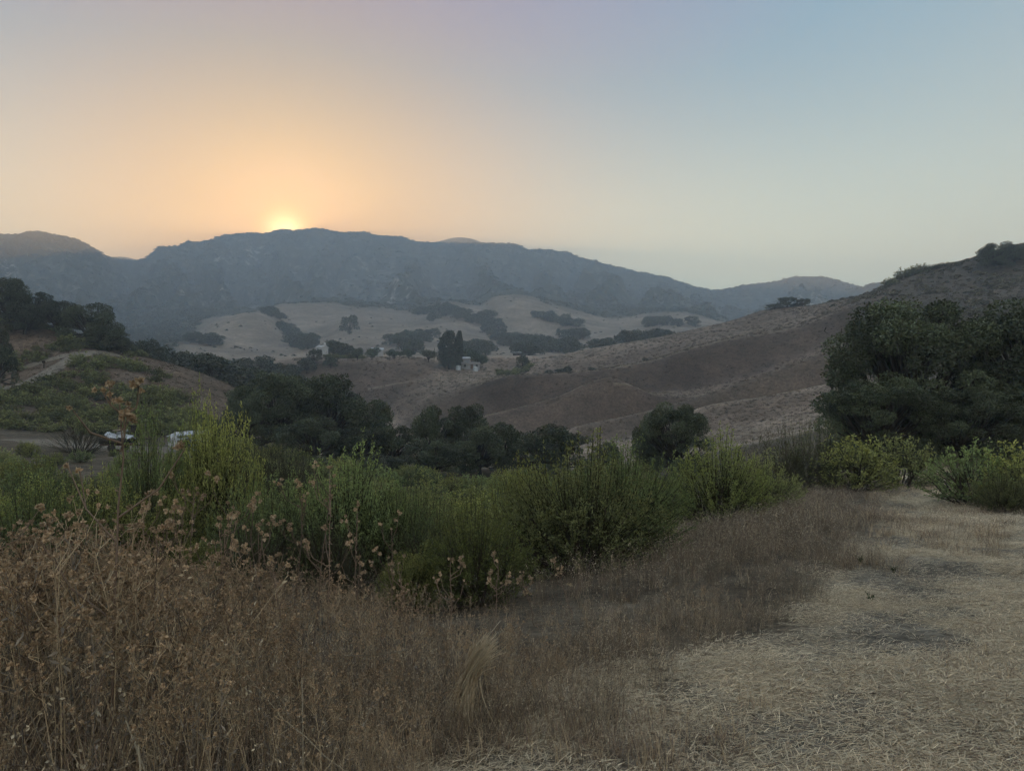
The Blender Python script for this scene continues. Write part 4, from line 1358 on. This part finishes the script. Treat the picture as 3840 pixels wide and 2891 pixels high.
for i, (a, b, h_, rad) in enumerate((((470, 2.5), (760, 2.05), (.45, .2), .006), ((230, 2.4), (520, 2.35), (.33, .40), .0055), ((160, 2.3), (400, 2.0), (.32, .15), .005), ((520, 2.4), (590, 2.05), (.42, .1), .006),
                                     ((1130, 2.6), (1140, 2.2), (.55, .05), .004), ((920, 2.8), (1300, 2.6), (.5, .22), .004), ((1280, 3.1), (1660, 3.3), (.45, .47), .003), ((220, 2.8), (700, 3.0), (.62, .68), .0025),
                                     ((2240, 3.3), (2440, 3.2), (.02, .02), .006), ((3300, 3.1), (3390, 3.3), (.02, .03), .007), ((2560, 3.0), (2680, 2.95), (.02, .02), .006))):
    fallen(i, a, b, h_, rad)

# small stones and green weeds on the trail
M_STONE = noisy_mat("stone", (0.10, 0.095, 0.09), (0.2, 0.185, 0.17), 14, .9, .2, .5)


def stone(px, Y, s_, seed):
    r = np.random.default_rng(seed); g = Geo()
    nl, na = 5, 8
    V = []
    for i in range(nl + 1):
        for j in range(na):
            ph = math.pi * i / nl; a = 2 * math.pi * j / na
            d = np.array([math.sin(ph) * math.cos(a), math.sin(ph) * math.sin(a), math.cos(ph)])
            V.append(d * (1 + .3 * (vnoise(d[0] * 2 + seed, d[1] * 2 + d[2] * 3, seed) - .5)) * [1, .8, .55])
    q_ = [[i * na + j, (i + 1) * na + j, (i + 1) * na + (j + 1) % na, i * na + (j + 1) % na] for i in range(nl) for j in range(na)]
    g.add(np.array(V) * s_, q_, (1, 1, 1))
    X, Y_, z = place(px, Y)
    o = bpy.data.objects.new("stone", g.mesh("stone", [M_STONE], True)); o.location = (X, Y_, z + s_ * .2); o.rotation_euler = (0, 0, seed)
    col.objects.link(o)
    return o


tag(stone(3135, 4.2, .028, 1), "grey stone lying in the cut straw of the trail", "stone")
tag(stone(2360, 3.6, .03, 2), "dark clod on the mown ground near the sheaf of straw", "clod")
tag(stone(3440, 3.9, .018, 3), "small dark stone on the bare soil of the trail", "stone")


def green_weed(px, Y, h, seed, label):
    r = np.random.default_rng(seed)
    X, Y_, z = place(px, Y)
    o = thing("green_weed", (X, Y_, z - .005))
    g, f = Geo(), Geo()
    for k in range(7):
        a = r.uniform(0, 6.28); L = h * r.uniform(.6, 1.1)
        tip = np.array([math.cos(a) * L * .45, math.sin(a) * L * .45, L])
        g.tube([np.zeros(3), tip * .5 + [0, 0, .01], tip], [.003, .002, .001], (.07, .08, .035), 3)
        n = 12
        t = r.uniform(.2, 1, (n, 1)); D_ = unit(rand_dirs(r, n) + [0, 0, .3]) * h * .22
        f.leaves(tip * t, D_, unit(np.cross(D_, rand_dirs(r, n))) * h * .06, np.array((.06, .085, .035)) * r.uniform(.7, 1.3, (n, 1)))
    part("stems", g.mesh("stems", [M_WOOD]), o); part("leaves", f.mesh("leaves", [M_LEAF]), o)
    tag(o, label, "weed")


green_weed(3352, 7.6, .08, 1, "small dark green weed alone in the straw of the trail")
green_weed(3225, 8.2, .1, 2, "upright green weed at the grassy edge of the trail")
green_weed(3265, 6.1, .08, 3, "sprawling grey-green weed on the bare side of the trail")

# ------------------------------------------------------------------ roads
M_DIRT = noisy_mat("dirt", (0.19, 0.165, 0.13), (0.29, 0.255, 0.205), .6, .95, .1, .3)


M_PATH = noisy_mat("path_dirt", (0.17, 0.14, 0.105), (0.26, 0.215, 0.165), .6, .95, .1, .3)


def road(name, pts, width, lift=.1, mat=None):
    """a strip of bare earth laid along the ground"""
    W = np.array([place(px, Y)[:2] for px, Y in pts])
    t = np.linspace(0, len(W) - 1, 60)
    i = np.arange(len(W))
    X, Y = pchip(i, W[:, 0], t), pchip(i, W[:, 1], t)
    T = unit(np.stack([np.gradient(X), np.gradient(Y)], -1)); N = np.stack([-T[:, 1], T[:, 0]], -1)
    V = []
    ww = width / 2 * (1 + .12 * fbm(t * 1.3, t * 0 + 5, 51, 2))
    for k in np.linspace(-1, 1, 5):
        p = np.stack([X, Y], -1) + N * (ww * k)[:, None]
        V.append(np.stack([p[:, 0], p[:, 1], land(p[:, 0], p[:, 1]) + lift - .12 * (abs(k) == 1)], -1))
    V = np.stack(V, 1); n = len(t)
    idx = np.arange(n * 5).reshape(n, 5)
    q = np.stack([idx[:-1, :-1], idx[:-1, 1:], idx[1:, 1:], idx[1:, :-1]], -1).reshape(-1, 4)
    o = bpy.data.objects.new(name, mesh_from(name, V.reshape(-1, 3), [(q, 0)], [mat or M_DIRT], None, True))
    o["kind"] = "structure"
    col.objects.link(o)


road("dirt_road", [(-260, 106), (-60, 110), (80, 114), (180, 119), (260, 124), (320, 128), (380, 131), (440, 134)], 4.2)
road("dirt_road", [(-120, 123), (0, 124), (120, 125.5), (230, 127), (300, 128.5)], 2.2)
road("clearing", [(120, 76), (220, 74), (340, 72), (480, 71), (600, 72), (720, 74)], 9.0, .06)
road("ranch_drive", [(1380, 268), (1480, 270), (1600, 272), (1720, 275), (1840, 277), (1960, 279)], 2.0, .1, M_PATH)
road("ranch_drive", [(1840, 296), (1890, 290), (1930, 284), (1990, 278)], 2.0, .1, M_PATH)

for pts_ in ([(2300, 203), (2350, 204), (2420, 206), (2500, 207)], [(1760, 203.5), (1900, 204.5), (2084, 205.5), (2200, 205.5), (2295, 205)], [(2200, 177), (2380, 177.5), (2595, 177.5), (2820, 177.5), (3060, 177.5)], [(2480, 146), (2647, 146.5), (2849, 146.5), (3075, 146.5)], [(1780, 243), (1930, 243), (2130, 243), (2380, 243), (2680, 243), (2980, 243)]):
    road("cattle_path", pts_, .65, .06, M_PATH)
# ------------------------------------------------------------------ buildings and scrap
M_WHITE = noisy_mat("white_paint", (0.42, 0.43, 0.44), (0.60, 0.61, 0.62), 3, .6, .3, .1)
M_TIN = noisy_mat("tin_sheet", (0.42, 0.46, 0.50), (0.62, 0.66, 0.70), 2.5, .45, .5, .1, .35)
M_DARK = noisy_mat("dark_timber", (0.03, 0.027, 0.025), (0.07, 0.06, 0.05), 5, .9, .1, .3)
M_RUST = noisy_mat("rust", (0.10, 0.05, 0.03), (0.2, 0.11, 0.07), 6, .9, .2, .4)
M_GLASS = noisy_mat("window_glass", (0.02, 0.025, 0.03), (0.03, 0.035, 0.04), 2, .1, .6, 0)
M_ROOF = noisy_mat("shingle_roof", (0.2, 0.19, 0.18), (0.32, 0.30, 0.28), 4, .9, .2, .3)
M_TARP = noisy_mat("white_tarp", (0.5, 0.55, 0.6), (0.72, 0.75, 0.78), 1.5, .5, .3, .3)
M_PALE = noisy_mat("pale_stucco", (0.30, 0.31, 0.32), (0.42, 0.43, 0.43), 3, .7, .2, .1)
M_TAN = noisy_mat("tan_board", (0.25, 0.19, 0.14), (0.36, 0.29, 0.22), 3, .8, .2, .2)


def bpart(name, lo, hi, mat, parent, rot=None, pivot=None):
    g = Geo()
    lo, hi = np.array(lo, float), np.array(hi, float)
    c = (lo + hi) / 2
    g.box(lo - c, hi - c, (1, 1, 1))
    me = g.mesh(name, [mat])
    o = part(name, me, parent, tuple(c), rot or (0, 0, 0))
    return o


def sheet(name, V, mat, parent, th=.04):
    """a bent or tilted four-cornered panel with thickness"""
    V = np.array(V, float)
    nrm_ = unit(np.cross(V[1] - V[0], V[3] - V[0]))
    W = np.vstack([V, V - nrm_ * th])
    q = [[0, 1, 2, 3], [7, 6, 5, 4], [0, 4, 5, 1], [1, 5, 6, 2], [2, 6, 7, 3], [3, 7, 4, 0]]
    return part(name, mesh_from(name, W, [(q, 0)], [mat]), parent)


# sagging white shack on the clearing
X, Y, z = place(700, 74)
sh = thing("shack", (X, Y, z - .1), 0.12, (.85, .85, .8))
bpart("back_wall", (-1.7, 1.7, 0), (2.4, 1.8, 2.2), M_WHITE, sh)
bpart("side_wall", (-1.75, -.6, 0), (-1.65, 1.65, 2.05), M_WHITE, sh)
bpart("side_wall", (2.3, -1.1, 0), (2.4, 1.65, 2.0), M_TIN, sh)
bpart("front_wall", (.7, -1.2, 0), (2.28, -1.1, 1.95), M_TIN, sh)
for k in range(7):
    x0 = -1.9 + k * .64
    sheet("roof_panel", [(x0, -1.35, 1.98 + .05 * k), (x0 + .66, -1.35, 2.03 + .05 * k), (x0 + .66, 2.0, 2.36 + .05 * k + .02 * (k % 2)), (x0, 2.0, 2.33 + .05 * k)], M_TIN, sh, .03)
sheet("fallen_panel", [(-1.6, -1.7, 1.35), (.4, -1.9, 1.75), (.6, -1.2, 1.9), (-1.4, -1.0, 1.7)], M_TARP, sh)
for x0 in (-1.5, -.2, .62):
    bpart("post", (x0, -1.3, 0), (x0 + .1, -1.2, 1.95), M_DARK, sh)
bpart("brace", (1.0, -1.35, .4), (1.12, -1.23, 1.9), M_DARK, sh, (0, .45, 0))
bpart("brace", (1.3, -1.35, .4), (1.42, -1.23, 1.9), M_DARK, sh, (0, -.4, 0))
bpart("inner_cabinet", (-.9, .2, 0), (.3, 1.0, 1.3), M_DARK, sh)
bpart("board", (-1.55, -1.15, .9), (-.3, -1.08, 1.55), M_TAN, sh)
tag(sh, "sagging white sheet-metal shack with a tilted panelled roof on the clearing", "shack")
X, Y, z = place(648, 71)
fr = thing("fridge", (X, Y, z), .2)
bpart("cabinet", (-.33, -.3, .05), (.33, .3, 1.5), M_WHITE, fr)
bpart("door", (-.32, -.35, .08), (.32, -.303, 1.0), M_WHITE, fr)
bpart("freezer_door", (-.32, -.35, 1.03), (.32, -.303, 1.48), M_WHITE, fr)
tag(fr, "upright white fridge standing outside the sagging shack", "fridge")

# trailer loaded with pale scrap
X, Y, z = place(445, 68)
tr = thing("scrap_trailer", (X, Y, z), -.15)
bpart("bed", (-1.3, -.8, .55), (1.3, .8, .68), M_RUST, tr)
for n_, lo, hi in (("side_board", (-1.3, -.86, .68), (1.3, -.803, 1.2)), ("side_board", (-1.3, .803, .68), (1.3, .86, 1.2)), ("end_board", (-1.36, -.86, .68), (-1.303, .86, 1.2))):
    bpart(n_, lo, hi, M_DARK, tr)
bpart("tow_bar", (1.3, -.06, .5), (2.3, .06, .6), M_DARK, tr)
for s_ in (-1, 1):
    g = Geo()
    a = np.linspace(0, 2 * math.pi, 17)[:-1]
    P0 = np.stack([np.cos(a) * .34, a * 0 - .1, np.sin(a) * .34], -1); P1 = P0 + [0, .2, 0]
    i0 = np.arange(16)
    g.add(np.vstack([P0, P1]), np.stack([i0, (i0 + 1) % 16, (i0 + 1) % 16 + 16, i0 + 16], -1), (1, 1, 1))
    g.add(np.vstack([P0, P1]), [list(range(15, -1, -1)), list(range(16, 32))], (1, 1, 1))
    part("wheel", g.mesh("wheel", [M_DARK]), tr, (0, s_ * .98, .34))
tag(tr, "rusty flat trailer with dark side boards carrying a heap of pale scrap", "trailer")
sc_ = np.random.default_rng(5)
for i, (x, y, zz, w, l, rx, ry, rz) in enumerate(((-.5, -.2, 1.45, 1.2, .9, .3, .35, .2), (.3, .1, 1.75, 1.0, 1.1, -.25, -.3, .5), (.7, -.3, 1.4, 1.3, .8, .35, .15, -.2), (-.1, .2, 1.95, 1.1, .6, .1, -.12, .1), (-.8, .2, 1.35, .8, .7, .2, -.5, .8), (1.0, .2, 1.3, .9, .7, -.3, .3, .3))):
    g = Geo()
    nx = 7
    u_, v_ = np.meshgrid(np.linspace(-.5, .5, nx), np.linspace(-.5, .5, nx))
    h_ = .10 * fbm(u_ * 3 + i, v_ * 3, 60 + i, 2)
    Vt = np.stack([u_ * w, v_ * l, h_], -1).reshape(-1, 3); Vb = Vt - [0, 0, .03]
    ii = np.arange(nx * nx).reshape(nx, nx)
    q = np.stack([ii[:-1, :-1], ii[:-1, 1:], ii[1:, 1:], ii[1:, :-1]], -1).reshape(-1, 4)
    g.add(np.vstack([Vt, Vb]), np.vstack([q, q[:, ::-1] + nx * nx]), (1, 1, 1))
    rim = np.concatenate([ii[0, :], ii[1:, -1], ii[-1, -2::-1], ii[-2:0:-1, 0]])
    g.add(np.vstack([Vt, Vb]), np.stack([rim, rim + nx * nx, np.roll(rim, -1) + nx * nx, np.roll(rim, -1)], -1), (1, 1, 1))
    o = bpy.data.objects.new("scrap_sheet", g.mesh("scrap_sheet", [M_TARP if i != 3 else M_TAN]))
    o.location = (X + x, Y + y, z + zz); o.rotation_euler = (rx, ry, rz)
    col.objects.link(o)
    if i == 3:
        tag(o, "tan board lying on top of the scrap heap on the trailer", "board")
    else:
        tag(o, "crumpled pale blue-white sheet in the heap on the rusty trailer", "sheet", "sheets on the scrap trailer")


def post(px, Y, h, w, label, name="post", cat="post", cap=True):
    X, Y_, z = place(px, Y)
    o = thing(name, (X, Y_, z), .3)
    g = Geo()
    g.tube([(0, 0, -.1), (0, 0, h * .5), (.03, 0, h)], [w * .55, w * .5, w * .42], (1, 1, 1), 8)
    part("shaft", g.mesh("shaft", [M_DARK]), o)
    if cap:
        bpart("cap", (-w * .6, -w * .6, h), (w * .6, w * .6, h + .08), M_DARK, o)
    tag(o, label, cat)


post(446, 75, 1.9, .35, "slim black post standing on the clearing behind the scrap trailer")
post(500, 74, 2.0, .62, "stout black stump-like post on the clearing beside the scrap trailer")
X, Y, z = place(530, 72)
bn = thing("bench_frame", (X, Y, z), .1)
bpart("top_rail", (-.9, -.2, .85), (.9, .2, .93), M_DARK, bn)
for x0 in (-.8, .72):
    bpart("leg", (x0, -.15, 0), (x0 + .08, .15, .85), M_DARK, bn)
tag(bn, "low dark work bench on the clearing near the stout black post", "bench")

# trail sign on the knoll
X, Y, z = place(165, 122)
sg = thing("trail_sign", (X, Y, z), 0)
bpart("post", (-.07, -.07, -.2), (.07, .07, 1.25), M_DARK, sg)
bpart("board", (-.28, -.12, .85), (.28, -.073, 1.2), M_DARK, sg)
tag(sg, "dark wooden trail sign beside the dirt road on the knoll", "sign")


def house(name, px, Y, W, Dp, Hh, rise, label, wall, roof, rz=0.0, chimney=False, windows=(), door=None, dz=0):
    X, Y_, z = place(px, Y)
    o = thing(name, (X, Y_, z + dz), rz)
    g = Geo()
    x, y = W / 2, Dp / 2
    V = [(-x, -y, -.6), (x, -y, -.6), (x, y, -.6), (-x, y, -.6), (-x, -y, Hh), (x, -y, Hh), (x, y, Hh), (-x, y, Hh), (-x, 0, Hh + rise), (x, 0, Hh + rise)]
    g.add(V, [[0, 1, 5, 4], [1, 2, 6, 5], [2, 3, 7, 6], [3, 0, 4, 7]], (1, 1, 1))
    g.add(V, [[5, 6, 9], [7, 4, 8]], (1, 1, 1))
    part("wall", g.mesh("wall", [wall]), o)
    e = .35
    rf = sheet("roof", [(-x - e, -y - e, Hh - e * rise / y + .14), (x + e, -y - e, Hh - e * rise / y + .14), (x + e, 0, Hh + rise + .14), (-x - e, 0, Hh + rise + .14)], roof, o, .12)
    sheet("roof", [(x + e, y + e, Hh - e * rise / y + .14), (-x - e, y + e, Hh - e * rise / y + .14), (-x - e, 0, Hh + rise + .143), (x + e, 0, Hh + rise + .143)], roof, o, .12)
    if chimney:
        bpart("chimney", (x * .55, -.4, Hh), (x * .55 + .8, .4, Hh + rise + 1.3), wall, o)
    for wx, wz, ww, wh in windows:
        f = bpart("window", (wx - ww / 2, -y - .06, wz), (wx + ww / 2, -y - .003, wz + wh), M_WHITE, o)
        g2 = Geo(); g2.box((-ww / 2 + .08, -.01, -wh / 2 + .08), (ww / 2 - .08, .01, wh / 2 - .08), (1, 1, 1))
        part("pane", g2.mesh("pane", [M_GLASS]), f, (0, -.035, 0))
    if door is not None:
        bpart("door", (door - .5, -y - .05, 0), (door + .5, -y - .003, 2.05), M_RUST, o)
    tag(o, label, "house")
    return o


house("white_house", 1208, 318, 3.9, 3.4, 2.4, 1.0, "small white house with a chimney half hidden by the ranch hedge", M_WHITE, M_WHITE, -.5, True, ((-.9, .7, .6, 1.0), (.9, .7, .6, 1.0)), dz=1.9)
house("ranch_house", 1765, 296, 7.0, 3.8, 1.9, .8, "low pale ranch house with a brown door under the shade oak", M_PALE, M_ROOF, .12, False, ((-2.4, .8, 1.1, 1.1), (2.3, .8, 1.1, 1.1)), door=.3)
house("garage", 1742, 306, 4.5, 3.4, 2.3, .7, "white outbuilding behind the low ranch house", M_WHITE, M_WHITE, .05, False, ((-1.2, .9, .9, .8),), dz=.5)
house("barn", 1415, 326, 5, 4, 2.6, .9, "pale roof of a barn among the garden trees of the ranch", M_WHITE, M_TIN, .1, False, ((0, 1.2, .9, .9),), dz=.6)
for i, px in enumerate((1719, 1783)):
    X, Y, z = place(px, 291)
    o = thing("water_tank", (X, Y, z), 0)
    g = Geo()
    a = np.linspace(0, 2 * math.pi, 19)[:-1]; k = np.arange(18)
    B0 = np.stack([np.cos(a), np.sin(a), a * 0 - .1], -1); T0 = np.stack([np.cos(a), np.sin(a), a * 0 + 1.7], -1)
    g.add(np.vstack([B0, T0, [[0, 0, 1.95]]]), np.stack([k, (k + 1) % 18, (k + 1) % 18 + 18, k + 18], -1), (1, 1, 1))
    part("shell", g.mesh("shell", [M_TIN]), o)
    g = Geo(); g.add(np.vstack([T0 * [1.03, 1.03, 1], [[0, 0, 1.95]]]), np.stack([k, (k + 1) % 18, np.full(18, 18)], -1), (1, 1, 1))
    part("lid", g.mesh("lid", [M_WHITE]), o)
    tag(o, ("pale round tank against the tall dense ranch trees", "pale round tank in front of the shade oak at the ranch")[i], "tank")
for i, px in enumerate((1931, 1947)):
    X, Y, z = place(px, 405)
    o = thing("stock_shed", (X, Y, z), .1)
    bpart("body", (-1.1, -1, -.3), (1.1, 1, 1.6), M_DARK, o)
    sheet("roof", [(-1.25, -1.2, 1.7), (1.25, -1.2, 1.7), (1.25, 1.2, 2.0), (-1.25, 1.2, 2.0)], M_TIN, o, .08)
    tag(o, "small dark stock shed on the pale slope behind the ranch", "shed", "stock sheds")
# fence posts along the ranch drive
fp = Geo(); fp.tube([(0, 0, -.2), (0, 0, 1.3)], [.07, .06], (.1, .09, .08), 6)
fp_me = fp.mesh("fence_post", [M_WOOD])
for i in range(16):
    X, Y, z = place(1400 + i * 36, 265 + i * .7)
    o = bpy.data.objects.new("fence_post", fp_me); o.location = (X, Y, z)
    col.objects.link(o)
    tag(o, "thin wooden fence post along the ranch drive", "fence post", "fence posts along the ranch drive")

# ------------------------------------------------------------------ the evening air
def haze_box():
    g = Geo()
    g.box((-3350, -950, -17), (3350, 3350, 545), (1, 1, 1))
    m, n, l, o = new_mat("haze")
    v = n.new("ShaderNodeVolumePrincipled")
    v.inputs["Color"].default_value = (0.78, 0.89, 1.0, 1)
    v.inputs["Density"].default_value = HAZE_DENSITY
    v.inputs["Anisotropy"].default_value = 0.38
    l.new(v.outputs[0], o.inputs["Volume"])
    ob = bpy.data.objects.new("haze", g.mesh("haze", [m]))
    ob["kind"] = "stuff"
    col.objects.link(ob)


haze_box()
